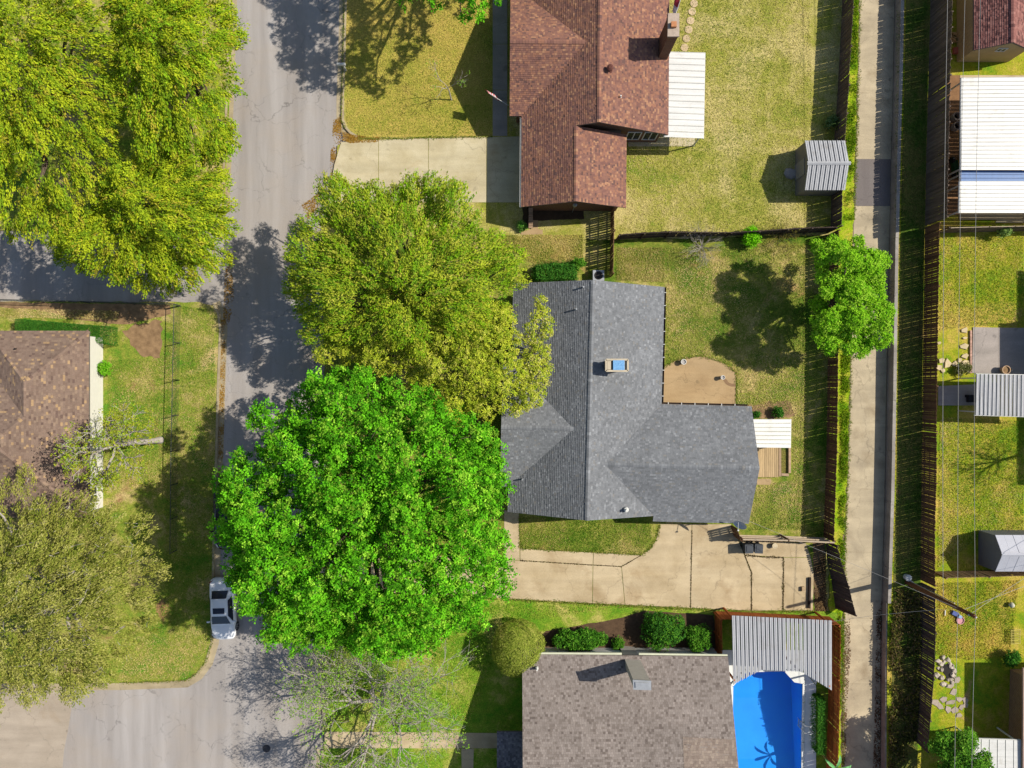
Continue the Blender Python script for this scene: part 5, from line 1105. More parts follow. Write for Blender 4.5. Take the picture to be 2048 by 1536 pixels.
# grass blades standing on the lawns
def lawn_blades(px, z0, n, green, mid, dry, seed, lean=.5):
    poly = P2(px, z0); P_ = np.array(poly); q = RNG.uniform(P_.min(0), P_.max(0), size=(int(n * 1.6), 2)); q = q[in_poly(poly, q)][:n]; k = len(q)
    f = np.zeros(k); rs_ = np.random.default_rng(seed)
    for sc_ in (.25, .45, .8, 1.5, 2.6): a = rs_.uniform(0, 6.28); f += np.sin(q[:, 0] * sc_ * 1.7 * math.cos(a) + q[:, 1] * sc_ * 1.7 * math.sin(a) + rs_.uniform(0, 6.28)) / (1 + sc_)
    f = np.clip(.5 + f * .3 + RNG.normal(size=k) * .28, 0, 1)[:, None]; g_, m_, d_ = (np.array(v[:3]) for v in (green, mid, dry))
    col = np.where(f < .5, g_ + (m_ - g_) * f * 2, m_ + (d_ - m_) * (f - .5) * 2) * RNG.uniform(1.0, 1.75, size=(k, 1))
    C = np.column_stack([q, z0 + RNG.uniform(.01, .07, k)]); N = np.column_stack([RNG.normal(size=(k, 2)) * .7 + np.array([.35, .08]), RNG.uniform(.5, 1.6, k)])
    leaf_obj('grass_blades', C, N, RNG.uniform(.07, .16, k), RNG.uniform(.02, .04, k), col, None, kind='stuff')
lawn_blades([(1260, -20), (1620, -20), (1630, 460), (1236, 466), (1256, 412)], .1, 42000, F(124, 146, 48), F(178, 174, 84), F(222, 204, 140), 1)
lawn_blades([(694, -10), (984, -10), (984, 268), (716, 270), (694, 245)], .106, 20000, F(128, 150, 46), F(186, 180, 82), F(218, 196, 112), 2)
lawn_blades([(1330, 495), (1610, 490), (1612, 1060), (1500, 1060), (1512, 972), (1586, 960), (1586, 830), (1474, 812), (1474, 742), (1400, 708), (1332, 726)], .1, 36000, F(94, 134, 40), F(164, 160, 78), F(224, 198, 140), 3)
lawn_blades([(1232, 495), (1330, 495), (1330, 565), (1232, 560)], .1, 5000, F(100, 124, 40), F(160, 154, 74), F(214, 190, 130), 3)
lawn_blades([(980, 470), (1166, 470), (1166, 530), (1070, 530), (1020, 500)], .1, 7000, F(110, 130, 40), F(176, 164, 80), F(214, 190, 120), 4)
lawn_blades([(1042, 1034), (1300, 1044), (1306, 1074), (1280, 1106), (1042, 1094)], .1, 7500, F(92, 130, 34), F(140, 152, 56), F(208, 180, 120), 5)
lawn_blades([(660, 1215), (1000, 1206), (1230, 1216), (1000, 1250), (980, 1340), (940, 1440), (660, 1456)], .1, 22000, F(88, 146, 30), F(132, 164, 46), F(196, 184, 96), 6)
lawn_blades([(364, 612), (428, 620), (434, 900), (426, 1280), (372, 1355), (230, 1362), (330, 1200), (330, 1000), (360, 900)], .1, 30000, F(92, 138, 38), F(146, 154, 62), F(212, 188, 126), 7)
lawn_blades([(216, 720), (322, 716), (354, 640), (354, 1000), (220, 960)], .1, 16000, F(92, 146, 38), F(146, 158, 62), F(212, 188, 126), 8)
lawn_blades([(0, 616), (240, 622), (236, 640), (0, 634)], .1, 3500, F(140, 146, 60), F(190, 174, 100), F(220, 196, 140), 8)
lawn_blades([(1882, 474), (2048, 472), (2048, 650), (1936, 652), (1880, 660)], TER, 14000, F(114, 158, 42), F(180, 180, 66), F(224, 200, 122), 9)
lawn_blades([(1880, 834), (2048, 842), (2048, 1064), (1962, 1072), (1876, 1136)], TER, 22000, F(106, 158, 42), F(174, 178, 68), F(224, 198, 134), 10)
lawn_blades([(1876, 1166), (2040, 1160), (2020, 1310), (1940, 1320), (1872, 1310)], TER, 14000, F(88, 142, 34), F(166, 166, 56), F(218, 184, 96), 11)
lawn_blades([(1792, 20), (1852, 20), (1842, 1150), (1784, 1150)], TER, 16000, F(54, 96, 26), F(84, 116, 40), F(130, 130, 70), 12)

def edge_tufts(px, z0, per_m, wid, seed=1, pal=[(2, F(150, 160, 60)), (2, F(110, 140, 44)), (1, F(200, 176, 110))]):
    """grass creeping over a paved edge"""
    pts = [W(x, y, z0) for x, y in px]; C = []
    for a, b in zip(pts, pts[1:]):
        n = int((b - a).length * per_m); d = (b - a).normalized(); nn = Vector((-d.y, d.x, 0)); t = RNG.random(n); w = RNG.normal(size=n) * wid * (.4 + .6 * np.sin(t * (b - a).length * 1.7 + seed) ** 2)
        C.append(np.array(a)[None] + np.array(b - a)[None] * t[:, None] + np.array(nn)[None] * w[:, None])
    C = np.vstack(C); k = len(C); C[:, 2] = z0 + RNG.uniform(0, .04, k); N = np.column_stack([RNG.normal(size=(k, 2)) * .6, RNG.uniform(.5, 1.5, k)])
    leaf_obj('edge_grass', C, N, RNG.uniform(.07, .16, k), RNG.uniform(.02, .05, k), palette(pal, k) * RNG.uniform(.8, 1.3, size=(k, 1)), None, kind='stuff')
edge_tufts([(1006, 1198), (1185, 1208), (1300, 1214), (1500, 1223), (1628, 1223)], .13, 120, .11)
edge_tufts([(1040, 1032), (1040, 1096), (1187, 1104), (1283, 1109), (1300, 1097), (1312, 1079), (1320, 1050)], .13, 110, .09)
edge_tufts([(1719, 0), (1714, 250), (1708, 440)], .02, 110, .12); edge_tufts([(1702, 700), (1697, 900), (1690, 1100), (1688, 1250), (1686, 1530)], .02, 110, .12)
edge_tufts([(716, 276), (757, 278), (857, 275), (985, 273)], .13, 110, .09); edge_tufts([(1322, 738), (1348, 722), (1400, 711), (1448, 725), (1473, 746), (1473, 812)], .13, 90, .08)
edge_tufts([(245, 1366), (372, 1361), (394, 1347), (412, 1323), (424, 1286), (428, 1180)], .14, 70, .08); edge_tufts([(688, 0), (683, 240), (690, 256)], .14, 70, .08)
JW = [(3, F(110, 88, 60)), (2, F(84, 66, 46)), (1, F(120, 124, 60))]
for q_, n_, w_ in (([(1384, 1060), (1381, 1214)], 60, .02), ([(1480, 1085), (1503, 1146), (1503, 1220)], 110, .03), ([(1492, 1110), (1530, 1114), (1567, 1115), (1566, 1220)], 110, .05), ([(1040, 1121), (1186, 1130), (1243, 1133), (1283, 1110)], 60, .02)): edge_tufts(q_, .122, n_, w_, 1, JW)
# ------------------------------------------------------------ vehicles
def car(label, px, py, paint, rotz, length=4.7, roofed=True):
    t = thing('car', label, 'car', W(px, py, 0.0), rotz); k = length / 4.7; pm = paint
    # y runs to the front; stations: y, half width, side height, centre height
    st = [(-2.36, .68, .62, .64), (-2.3, .80, .86, .92), (-2.05, .87, .93, 1.0), (-1.55, .895, .95, 1.03), (-.8, .91, .95, 1.0), (0, .915, .93, .98), (.75, .91, .92, .98), (1.2, .9, .88, .97), (1.7, .875, .80, .88), (2.08, .80, .70, .77), (2.28, .66, .60, .66), (2.35, .45, .50, .54)]
    g = Geo(); V = []
    for y, w, zs, zc in st:
        prof = [(-w * .9, .2), (-w, .42), (-w * 1.0, zs - .22), (-w * .97, zs - .05), (-w * .88, zs), (-w * .45, zc - .01), (0, zc), (w * .45, zc - .01), (w * .88, zs), (w * .97, zs - .05), (w, zs - .22), (w, .42), (w * .9, .2)]
        V += [(x, y * k, z) for x, z in prof]
    n = 13; F_ = [(i * n + j, i * n + j + 1, (i + 1) * n + j + 1, (i + 1) * n + j) for i in range(len(st) - 1) for j in range(n - 1)] + [tuple(range(n - 1, -1, -1)), tuple((len(st) - 1) * n + j for j in range(n))]
    F_ += [((i + 1) * n, (i + 1) * n + n - 1, i * n + n - 1, i * n) for i in range(len(st) - 1)]
    g.add(V, [f[::-1] for f in F_]); body = part('body', g, pm, t, world=False, smooth=True)
    gl = plain('car_glass', (.012, .016, .03, 1), .1, 1, .06, .6)
    def quad(name, pts, mat, par, th=.012):
        a, b, c_, d = [Vector(p) for p in pts]; nn = (b - a).cross(d - a).normalized(); nn = nn if nn.z > 0 else -nn; l = nn * th
        part(name, Geo().add([a, b, c_, d, a + l, b + l, c_ + l, d + l], [(0, 3, 2, 1), (4, 5, 6, 7), (0, 1, 5, 4), (1, 2, 6, 5), (2, 3, 7, 6), (3, 0, 4, 7)]), mat, par, world=False)
    # cabin shell, then glass laid 1 cm proud of it
    cab = [(-1.62, .70, .99), (-.95, .60, 1.38), (-.1, .615, 1.45), (.25, .60, 1.42), (1.12, .74, .95)]; low = [(-1.62, .74), (-.95, .83), (-.1, .85), (.25, .85), (1.12, .78)]
    V = []
    for (y, w, z), (_, wl) in zip(cab, low): V += [(-wl, y * k, .9), (-w, y * k, z - .02), (-w * .55, y * k, z + .015), (0, y * k, z + .025), (w * .55, y * k, z + .015), (w, y * k, z - .02), (wl, y * k, .9)]
    F_ = [(i * 7 + j, (i + 1) * 7 + j, (i + 1) * 7 + j + 1, i * 7 + j + 1) for i in range(4) for j in range(6)]; part('cabin', Geo().add(V, F_), pm, t, world=False, smooth=True)
    def on(y, s, lift=.03):                       # point on the cabin's top at share s of its half width
        for (ya, wa, za), (yb_, wb, zb) in zip(cab, cab[1:]):
            if ya <= y <= yb_: q = (y - ya) / (yb_ - ya); return Vector((s * (wa + (wb - wa) * q), y * k, za + (zb - za) * q + .02 * (1 - abs(s)) + lift))
    quad('rear_window', [on(-1.52, -.9), on(-1.52, .9), on(-1.0, .9), on(-1.0, -.9)], gl, t); quad('windshield', [on(.32, -.9), on(.32, .9), on(.98, .97), on(.98, -.97)], gl, t)
    if roofed: quad('sunroof', [on(-.32, -.72, .022), on(-.32, .72, .022), on(.1, .72, .022), on(.1, -.72, .022)], gl, t, .016)
    for sx in (-1, 1):
        a, b, c_, d = Vector((sx * .845, -1.05 * k, .97)), Vector((sx * .865, .85 * k, .95)), Vector((sx * .66, .3 * k, 1.375)), Vector((sx * .655, -.85 * k, 1.345))
        quad('side_window', [a, b, c_, d], gl, t, .02 )
        g = Geo().box(sx * 1.0, .82 * k, .95, .2, .1, .13); g.box(sx * .9, .82 * k, .98, .1, .05, .05); part('wing_mirror', g, pm, t, world=False)
        quad('headlight', [(sx * .8, 1.78 * k, .80), (sx * .62, 2.12 * k, .735), (sx * .72, 2.12 * k, .70), (sx * .86, 1.85 * k, .76)], plain('lamp_lens', c(200, 206, 214), .1, 4, .15, .5), t, .02)
        quad('tail_light', [(sx * .6, -2.27 * k, .9), (sx * .84, -2.05 * k, .94), (sx * .87, -2.12 * k, .82), (sx * .62, -2.32 * k, .78)], plain('tail_lens', c(150, 24, 24), .1, 4, .2, .5), t, .02)
        for y in (-1.4, 1.42):
            w = Geo(); cx = sx * .83
            V = []; F_ = []; N_ = 18
            for xx, rr in ((-.1, .27), (-.1, .325), (.1, .325), (.1, .27)):
                for q in range(N_): V.append((cx + xx, y * k + rr * math.cos(6.2832 * q / N_), .325 + rr * math.sin(6.2832 * q / N_)))
            for i in range(3):
                for q in range(N_): F_.append((i * N_ + q, i * N_ + (q + 1) % N_, (i + 1) * N_ + (q + 1) % N_, (i + 1) * N_ + q))
            wh = part('wheel', Geo().add(V, F_), plain('tyre', (.015, .015, .016, 1), .2, 6), t, world=False)
            g = Geo(); xo = cx + sx * .09
            V = [(xo, y * k, .325)] + [(xo - sx * .02, y * k + .26 * math.cos(6.2832 * q / 20), .325 + .26 * math.sin(6.2832 * q / 20)) for q in range(20)]
            g.add(V, [(0, 1 + q, 1 + (q + 1) % 20) for q in range(20) if q % 4 < 2]); part('rim', g, M_GALV, wh, world=False)
    quad('bumper', [(-.6, -2.34 * k, .5), (.6, -2.34 * k, .5), (.55, -2.37 * k, .66), (-.55, -2.37 * k, .66)], pm, t, .03)
    return t
WHITEP = plain('white_car_paint', c(252, 252, 254, 1.25), .02, 1, .25, .5); DARKP = plain('dark_car_paint', (.012, .013, .018, 1), .1, 1, .2, .5)
car('white saloon car with a sunroof parked at the left kerb', 453, 1213, WHITEP, math.pi + .035)
car('dark car parked in shade, mostly hidden beneath the vivid green tree', 460, 1035, DARKP, math.pi + .03, roofed=False)

# ------------------------------------------------------------ small things
M_BIN = plain('bin_plastic', c(76, 80, 86), .1, 4, .6)
for lab, px in (('grey wheelie bin nearer the grey house roof, by the fence', 1490), ('grey wheelie bin farther right of the two by the fence', 1509)):
    p = W(px, 1092, .12); t = thing('wheelie_bin', lab, 'bin', p, random.uniform(-.05, .05), 'wheelie bins by the fence')
    part('body', Geo().box(0, 0, .04, .5, .55, .9, 0, None, 1.14), M_BIN, t, world=False)
    lid = Geo().box(0, 0, .94, .62, .68, .05); lid.box(0, .02, .99, .46, .5, .03, 0, None, .85); part('lid', lid, M_BIN, t, world=False)
    part('handle', Geo().tube([(-.25, .36, .93), (.25, .36, .93)], .025), M_DARKMETAL, t, world=False)
    for sx in (-.24, .24): part('wheel', Geo().tube([(sx - .03, .27, .1), (sx + .03, .27, .1)], .1, 12), M_DARKMETAL, t, world=False)
# satellite dish on the roof corner
t = thing('satellite_dish', 'pale satellite dish on the corner of the grey roof', 'satellite dish', W(1468, 1046, 2.6)); o = Vector(t.location)
part('mast', Geo().tube([o, o + Vector((0, .02, .45)), o + Vector((.1, 0, .6))], .03, 8), M_GALV, t)
dn = Vector((-.45, -.62, .5)).normalized(); e1 = dn.orthogonal().normalized(); e2 = dn.cross(e1); cen = o + Vector((.22, .02, .75)); V = [cen - dn * .1]
for rr, dd in ((.2, -.08), (.36, -.03), (.48, .04)): V += [cen + (e1 * math.cos(6.2832 * q / 20) + e2 * math.sin(6.2832 * q / 20)) * rr + dn * dd for q in range(20)]
fa = [(0, 1 + q, 1 + (q + 1) % 20) for q in range(20)] + [(1 + r_ * 20 + q, 21 + r_ * 20 + q, 21 + r_ * 20 + (q + 1) % 20, 1 + r_ * 20 + (q + 1) % 20) for r_ in (0, 1) for q in range(20)]
part('reflector', Geo().add(V, fa), plain('dish_grey', c(206, 210, 218), .04, 3, .5), t, smooth=True)
part('feed_arm', Geo().tube([cen - e2 * .4, cen + dn * .5], .02), M_GALV, t); part('receiver', Geo().box(*(cen + dn * .5)[:2], (cen + dn * .5).z - .05, .1, .1, .12), M_WHITE, t)
# mailbox at the kerb
t = thing('mailbox', 'white mailbox on a post at the kerb of the front lawn', 'mailbox', W(692, 141, .1)); o = Vector(t.location)
part('post', Geo().box(o.x, o.y, .1, .1, .1, 1.0), M_WHITE, t)
bx_ = Geo(); V = []
for x in (-.42, .2):
    V += [(o.x + x, o.y - .1, 1.08)] + [(o.x + x, o.y + .1 * math.cos(a), 1.2 + .1 * math.sin(a)) for a in np.linspace(math.pi, 0, 7)] + [(o.x + x, o.y + .1, 1.08)]
bx_.add(V, [(i, i + 1, 10 + i, 9 + i) for i in range(8)] + [(8, 0, 9, 17), tuple(range(8, -1, -1)), tuple(range(9, 18))]); part('box', bx_, M_WHITE, t)
part('flag', Geo().box(o.x - .1, o.y + .12, 1.15, .16, .012, .1), plain('red_flag', c(200, 40, 40), .1), t)
# flags
def flag(label, px, py, z, stripes, pole_dir, L_, colset, seed=1, w=.62, h=1.0):
    t = thing('flag', label, 'flag', W(px, py, z)); o = Vector(t.location); d = Vector(pole_dir).normalized(); end = o + d * L_
    part('pole', Geo().tube([o, end], .018, 6), M_WHITE, t); s_ = Vector((d.x, d.y, 0)).normalized()
    for i in range(stripes):
        g = Geo(); V = []
        for k in range(7):
            for q in (i / stripes, (i + 1) / stripes):
                p = end - d * (q * h * .9); u = k / 6; V.append(p + Vector((-.25 * u + .06 * math.sin(5 * u + 3 * q), .5 * u * w - .1 * math.sin(6 * u), -.45 * u)))
        g.add(V, [(2 * k, 2 * k + 1, 2 * k + 3, 2 * k + 2) for k in range(6)]); part('stripe', g, colset[i % len(colset)], t)
    return t
RED = plain('flag_red', c(214, 70, 84), .1, 4, .8); WHT = plain('flag_white', c(238, 226, 226), .06, 4, .8); BLU = plain('flag_blue', c(60, 66, 110), .1)
fl = flag('red and white striped flag on an angled pole over the front walk', 1017, 211, 2.3, 9, (-.8, .34, .42), 1.7, [RED, WHT], w=.8)
flag('pink and white flag beside the brick chimney at the top', 1352, 26, 3.2, 4, (.3, .9, .3), .9, [RED, RED, WHT, WHT])
# round stepping stones
names = ['topmost', 'second', 'third', 'fourth', 'fifth', 'lowest']
for i, (x, y) in enumerate(((1388, 7), (1384, 23), (1381, 41), (1377, 59), (1373, 77), (1369, 95))):
    p = W(x, y, .13); solo('stepping_stone', Geo().lathe([(.29, .08), (.3, .13), (.27, .145)], p.x, p.y, 18), plain('round_paver', c(222, 196, 156), .1, 5, .9, rnd=.08), f'{names[i]} round stepping stone of the curved line beside the brick chimney'.replace('topmost', 'topmost'), 'stepping stone', (p.x, p.y, .08), 'round stepping stones')
# pots on the tan patio
for lab, x, y, r in (('white planter pot near the rounded edge of the tan patio', 1365, 724, .19), ('smaller white pot beside the dark damp stain on the patio', 1443, 755, .15)):
    p = W(x, y, .13); t = thing('planter_pot', lab, 'pot', p); part('pot', Geo().lathe([(r * .8, 0), (r, .32), (r * 1.12, .34), (r * 1.12, .4), (r * .9, .4), (r * .85, .3)], 0, 0, 16), M_WHITE, t, world=False); part('soil', Geo().lathe([(r * .84, .28), (r * .84, .33)], 0, 0, 12), plain('pale_gravel', c(190, 184, 178), .2, 12), t, world=False)
b = plain('damp_stain', c(150, 118, 84), .12, 4, .7)
struct('damp_stain', Geo().prism(jag(P2([(1446, 756), (1452, 758), (1459, 766), (1471, 768), (1471, 773), (1462, 773), (1452, 768), (1448, 762)], .129), .12, .02), .1255, .1315), b)
# shed rubble, paving bits in the drive
for lab, x, y, w in (('white paint bucket on the driveway below the back fence', 1547, 1090, .2),):
    p = W(x, y, .13); t = thing('bucket', lab, 'bucket', p, .3); part('body', Geo().lathe([(w * .8, 0), (w, .3), (w * 1.05, .32)], 0, 0, 14), plain('cream_plastic', c(224, 206, 170), .1), t, world=False); part('handle', Geo().tube([(-w, 0, .28), (0, -w * .9, .36), (w, 0, .28)], .008, 4), M_GALV, t, world=False)
p = W(1605, 1177, .13); solo('concrete_block', Geo().box(p.x, p.y, .13, .22, .34, .2), plain('block', c(190, 164, 128), .2, 6), 'small loose block lying on the driveway near the dark timber', 'block', (p.x, p.y, .13))
p = W(1618, 1185, .13); solo('parking_timber', Geo().box(p.x, p.y, .125, .16, 2.35, .17, -.02), plain('black_timber', c(52, 40, 32), .3, 4, .9), 'dark railway timber lying across the end of the driveway', 'timber', (p.x, p.y, .125))
p = W(1580, 347, .1); solo('rock_pile', Geo().rock(p.x, p.y, .08, .62, .5, .25, seed=4), M_GREYC, 'grey stone slab in the shade of the garden shed door', 'stone', (p.x, p.y, .08))
# firewood, brick, barrels, mower by the carport
t = thing('firewood_pile', 'small heap of split firewood against the tan shed', 'firewood', W(1908, 72, TER))
for i in range(8):
    p = W(1908 + random.uniform(-4, 4), 66 + i * 2.6, TER + .08); a = random.uniform(-.9, .5); part('log', Geo().tube([(p.x - .22 * math.cos(a), p.y - .22 * math.sin(a), TER + .07 + .04 * (i % 3)), (p.x + .22 * math.cos(a), p.y + .22 * math.sin(a), TER + .1 + .05 * (i % 3))], .06, 7), plain('split_wood', c(206, 164, 104), .25, 6, rnd=.25), t)
p = W(1909, 103, TER); solo('crate', Geo().box(p.x, p.y, TER, .32, .45, .22), plain('red_crate', c(206, 112, 88), .15), 'small red crate beside the tan shed wall', 'crate', tuple(p))
for lab, x, y in (('upper white barrel with a dark hollow beside the carport', 1906, 237), ('lower white barrel with a dark hollow beside the carport', 1907, 256)):
    p = W(x, y, TER); t = thing('barrel', lab, 'barrel', p, 0, 'barrels beside the carport'); part('body', Geo().lathe([(.28, 0), (.32, .25), (.3, .55), (.3, .56), (.26, .56), (.25, .12)], 0, 0, 18), plain('barrel_white', c(196, 180, 172), .1), t, world=False); part('inside', Geo().lathe([(.25, .1), (.25, .14)], 0, 0, 18), plain('barrel_dark', (.01, .008, .008, 1), .2), t, world=False)
t = thing('lawn_tractor', 'yellow and green ride-on mower half under the carport', 'mower', W(1912, 333, TER), .1)
YEL = plain('mower_yellow', c(220, 190, 40), .08, 3, .4); GRN = plain('mower_green', c(40, 88, 52), .1, 3, .4)
part('seat', Geo().box(.1, .1, .55, .5, .45, .14).box(.1, .36, .6, .5, .1, .4), YEL, t, world=False); part('hood', Geo().box(.05, -.6, .35, .55, .75, .45, 0, None, .85), GRN, t, world=False); part('deck', Geo().box(0, 0, .18, 1.0, .9, .18, 0, None, .9), GRN, t, world=False)
for x, y, r in ((-.4, .45, .25), (.4, .45, .25), (-.36, -.75, .18), (.36, -.75, .18)): part('wheel', Geo().tube([(x - .09, y, r), (x + .09, y, r)], r, 14), plain('tyre', (.015, .015, .016, 1)), t, world=False)
part('steering_wheel', Geo().lathe([(.18, .95), (.19, .97), (.15, .98)], .05, -.2, 14), M_DARKMETAL, t, world=False)
# flagstones and rocks in the right yards
fs = [(1929, 660, .42), (1929, 676, .3), (1928, 693, .36), (1929, 711, .38), (1930, 725, .42), (1895, 728, .45), (1909, 728, .4), (1919, 721, .26), (1883, 721, .3), (1886, 741, .28), (1878, 686, .24), (1878, 736, .3)]
lab = ['upper end of the stone edging', 'narrow one second from the top', 'third from the top', 'squarish fourth from the top', 'big one at the edging corner', 'wide one in the bottom row', 'rounded one in the bottom row', 'small one by the corner', 'pale one near the fence end', 'small one below the bottom row', 'lone one against the picket fence', 'lowest one against the picket fence']
for i, (x, y, r) in enumerate(fs):
    p = W(x, y, TER); solo('flagstone', Geo().rock(p.x, p.y, TER - .02, r * .86, r * random.uniform(.5, .85), .1, seed=i + 3, n=5, rough=.28), plain('pale_flagstone', c(226, 204, 160), .15, 3, .9, rnd=.12), 'pale flagstone, ' + lab[i] + ' beside the concrete patio', 'stone', (p.x, p.y, TER), 'flagstones edging the upper right lawn')
t = thing('brick_edging', 'row of pinkish bricks along the concrete patio edge', 'edging', W(1940, 700, TER))
for i in range(13):
    p = W(1940.5, 664 + i * 6.6, TER); part('brick', Geo().box(p.x, p.y, TER - .03, .12, .235, .14, random.uniform(-.05, .05)), plain('pink_brick', c(214, 170, 150), .15, 5, rnd=.15), t)
t = thing('rock_pond', 'ring of rubble stones around a dark hollow beside the tattered fence', 'rock ring', W(1893, 1342, TER))
part('hollow', Geo().prism(jag(P2([(1884, 1330), (1898, 1326), (1911, 1346), (1908, 1358), (1894, 1358), (1888, 1346)], TER), .2, .05), TER - .1, TER + .01), plain('dark_mud', c(44, 38, 34), .3, 4), t)
rs = random.Random(4)
for i in range(26):
    a = i * .2417 * 2; rr = rs.uniform(.6, 1.3); p = W(1893 + 20 * rr * math.cos(a) * .9, 1342 + 24 * rr * math.sin(a), TER); part('rock', Geo().rock(p.x, p.y, TER - .02, rs.uniform(.12, .28), rs.uniform(.1, .22), rs.uniform(.08, .2), seed=i), plain('rubble', c(204, 190, 172), .2, 5, .9, rnd=.25), t)
fl_ = [(1876, 1352), (1888, 1368), (1902, 1372), (1914, 1360), (1908, 1384), (1886, 1398), (1870, 1404), (1902, 1404), (1918, 1398), (1930, 1402), (1896, 1418), (1910, 1420), (1922, 1414), (1932, 1410), (1880, 1412), (1918, 1430)]
wh = ['left of the rubble ring', 'just below the rubble ring', 'second below the rubble ring', 'right of the rubble ring', 'alone in the grass gap', 'at the upper left of the paving', 'against the tattered fence', 'in the middle of the paving top', 'near the right of the paving top', 'at the right corner of the paving', 'in the paving lower left', 'in the paving lower middle', 'in the paving lower right', 'rightmost in the paving', 'lower left beside the fence', 'lowest of the paving']
for i, (x, y) in enumerate(fl_):
    p = W(x, y, TER); solo('paving_stone', Geo().rock(p.x, p.y, TER - .03, rs.uniform(.26, .4), rs.uniform(.2, .32), .06, seed=i + 50, n=5, rough=.28), plain('grey_flagstone', c(188, 172, 156), .15, 4, .9, rnd=.12), 'grey flat stone ' + wh[i], 'stone', (p.x, p.y, TER), 'stones of the lower right garden paving')
# things beside the patio and walk
t = thing('utility_cart', 'black folding cart standing on the shaded grey path', 'cart', W(1936, 797, TER), 0)
part('tray', Geo().box(0, 0, .12, .42, .55, .28), plain('black_plastic', (.012, .012, .014, 1), .2), t, world=False); part('handle', Geo().tube([(.28, -.2, .3), (.34, -.2, .8), (.34, .2, .8), (.28, .2, .3)], .02), M_DARKMETAL, t, world=False)
for sx in (-.24, .24): part('wheel', Geo().tube([(sx - .02, .2, .1), (sx + .02, .2, .1)], .1, 12), M_DARKMETAL, t, world=False)
for lab, x, y, r, h in (('wide round clay pot at the patio edge above the ribbed roof', 2004, 740, .3, .5), ('small white pot beside the wide clay pot', 2017, 739, .12, .3)):
    p = W(x, y, TER + .05); t = thing('flower_pot', lab, 'pot', p); part('pot', Geo().lathe([(r * .65, 0), (r, h * .9), (r * 1.1, h), (r * .9, h), (r * .85, h * .8)], 0, 0, 16), plain('clay', c(196, 164, 132), .15) if r > .2 else M_WHITE, t, world=False); part('soil', Geo().lathe([(r * .85, h * .7), (r * .85, h * .82)], 0, 0, 12), M_DIRT, t, world=False)
p = W(2023, 1210, TER + .2); solo('ball', Geo().lathe([(.02, TER), (.15, TER + .05), (.21, TER + .2), (.15, TER + .36), (.02, TER + .42)], p.x, p.y, 14), plain('ball_white', c(216, 214, 190), .05), 'white ball on the dry grass right of the utility pole', 'ball', (p.x, p.y, TER), smooth=True)
t = thing('ride_on_toy', 'blue and pink toy lying in the grass below the pole top', 'toy', W(1912, 1231, TER), -.45)
part('body', Geo().box(-.2, .1, .02, .55, .34, .16, 0, None, .85), plain('toy_blue', c(96, 110, 170), .15, 6), t, world=False); part('seat', Geo().box(.15, .05, .05, .3, .26, .24, 0, None, .8), plain('toy_light', c(160, 190, 220), .1), t, world=False); part('tray', Geo().lathe([(.28, .03), (.3, .14), (.26, .14), (.24, .08)], .38, -.18, 16), plain('toy_pink', c(226, 164, 168), .1), t, world=False)
p = W(1889, 1225, TER); solo('white_pipe', Geo().tube([(p.x, p.y - .2, TER + .04), (p.x + .02, p.y + .2, TER + .04)], .05, 8), M_WHITE, 'short white pipe standing out in the grass beside the toy', 'pipe', tuple(p))
t = thing('lattice_panel', 'small slatted lattice panel leaning at the lower right yard edge', 'lattice', W(2032, 1274, TER))
for i in range(9): p = W(2032, 1260 + i * 3.4, TER + .3); part('slat', Geo().box(p.x, p.y, TER + .28, .72, .05, .02, .1), wood('lattice_wood', c(190, 176, 96)), t)
for x in (2023, 2041): p = W(x, 1274, TER + .3); part('slat', Geo().box(p.x, p.y, TER + .24, .05, 1.1, .035), wood('lattice_wood', c(190, 176, 96)), t)
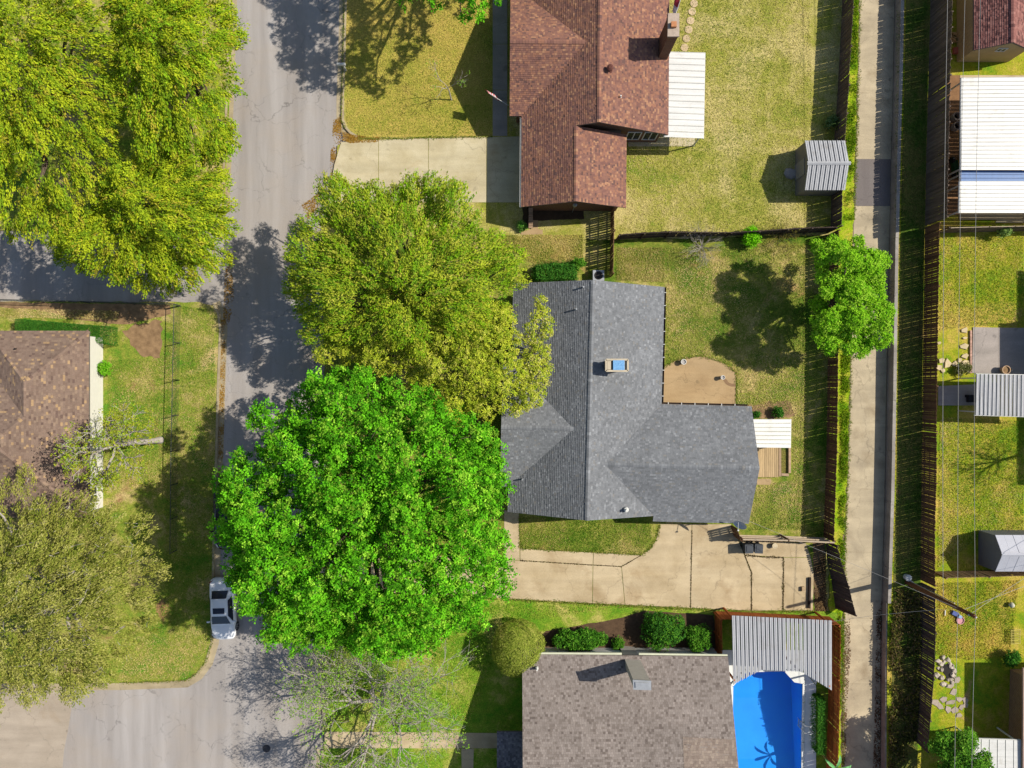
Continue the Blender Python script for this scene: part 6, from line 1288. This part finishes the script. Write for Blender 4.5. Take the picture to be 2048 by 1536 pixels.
# utility pole and wires
t = thing('utility_pole', 'tall brown utility pole leaning across the view beside the alley', 'pole', W(1812, 1164, TER - .1)); o = Vector(t.location); PT = 8.7
part('pole', Geo().tube([o, o + Vector((0, 0, 4)), Vector((o.x, o.y, PT))], [.17, .15, .12], 12), plain('pole_wood', c(122, 80, 50), .25, 5, .9, stretch=(4, 4, .3)), t)
part('cross_arm', Geo().box(o.x, o.y, PT - .5, .5, .1, .1), WD_DARK, t)
for x in (-.2, 0, .2): part('insulator', Geo().lathe([(.03, PT - .4 if x else PT), (.06, PT - .34 if x else PT + .06), (.05, PT - .26 if x else PT + .14)], o.x + x, o.y, 8), M_GALV, t)
part('conduit', Geo().tube([(o.x + .05, o.y + .19, TER), (o.x + .05, o.y + .19, 6.5)], .035, 6), M_GALV, t)
p = W(1811, 1153, TER); bk = thing('white_bucket', 'round white lidded bucket beside the foot of the utility pole', 'bucket', (p.x, p.y, TER)); part('body', Geo().lathe([(.2, 0), (.23, .38), (.25, .39), (.25, .44)], 0, 0, 16), M_WHITE, bk, world=False); part('lid', Geo().lathe([(.235, .44), (.22, .46)], 0, 0, 16), M_WHITE, bk, world=False)
p = W(1817, 1161, TER); solo('utility_box', Geo().box(p.x + .05, p.y - .02, TER, .3, .16, .3, -.6), M_GALV, 'small pale utility box lying against the pole foot', 'utility box', (p.x, p.y, TER))
def wire(label, a, b, sag, r=.014):
    a, b = Vector(a), Vector(b); pts = [a.lerp(b, i / 24) - Vector((0, 0, sag * 4 * (i / 24) * (1 - i / 24))) for i in range(25)]
    solo('overhead_wire', Geo().tube(pts, r, 5), plain('cable', c(176, 172, 168), .05, 3, .6), label, 'cable', tuple(a))
yn, ys = 44.0, -58.0
wire('rightmost of the three overhead cables, above the right lawns', (o.x + .2, o.y, PT - .26), (30.9, yn, 8.9), .7); wire('middle one of the three overhead cables above the right lawns', (o.x - .05, o.y, 7.0), (30.6, yn, 7.6), .5); wire('leftmost of the three overhead cables beside the picket fence', (o.x, o.y + .15, 5.3), (30.4, yn, 5.8), .45, .018)
wire('cable running down from the pole top past the lower right garden', (o.x + .2, o.y, PT - .26), (30.6, ys, 8.6), .8); wire('lower cable running down from the pole past the dark tree', (o.x - .05, o.y, 7.0), (30.2, ys, 7.0), .6)
wire('service cable from the pole across the driveway to the grey house', (o.x, o.y, 7.2), tuple(hf(11.9, -.1, 3.2)), .5, .01); wire('service cable from the pole to the pool roof corner', (o.x, o.y, 7.0), tuple(W(1664, 1243, 3.0)), .3, .01)
wire('upper service cable slanting from the pole over the grey shed', (o.x, o.y, PT - .5), (46, -8.2, 4.6), .5, .012); wire('lower service cable slanting from the pole toward the right edge', (o.x, o.y, 7.4), (48, -10.5, 4.2), .4, .012)
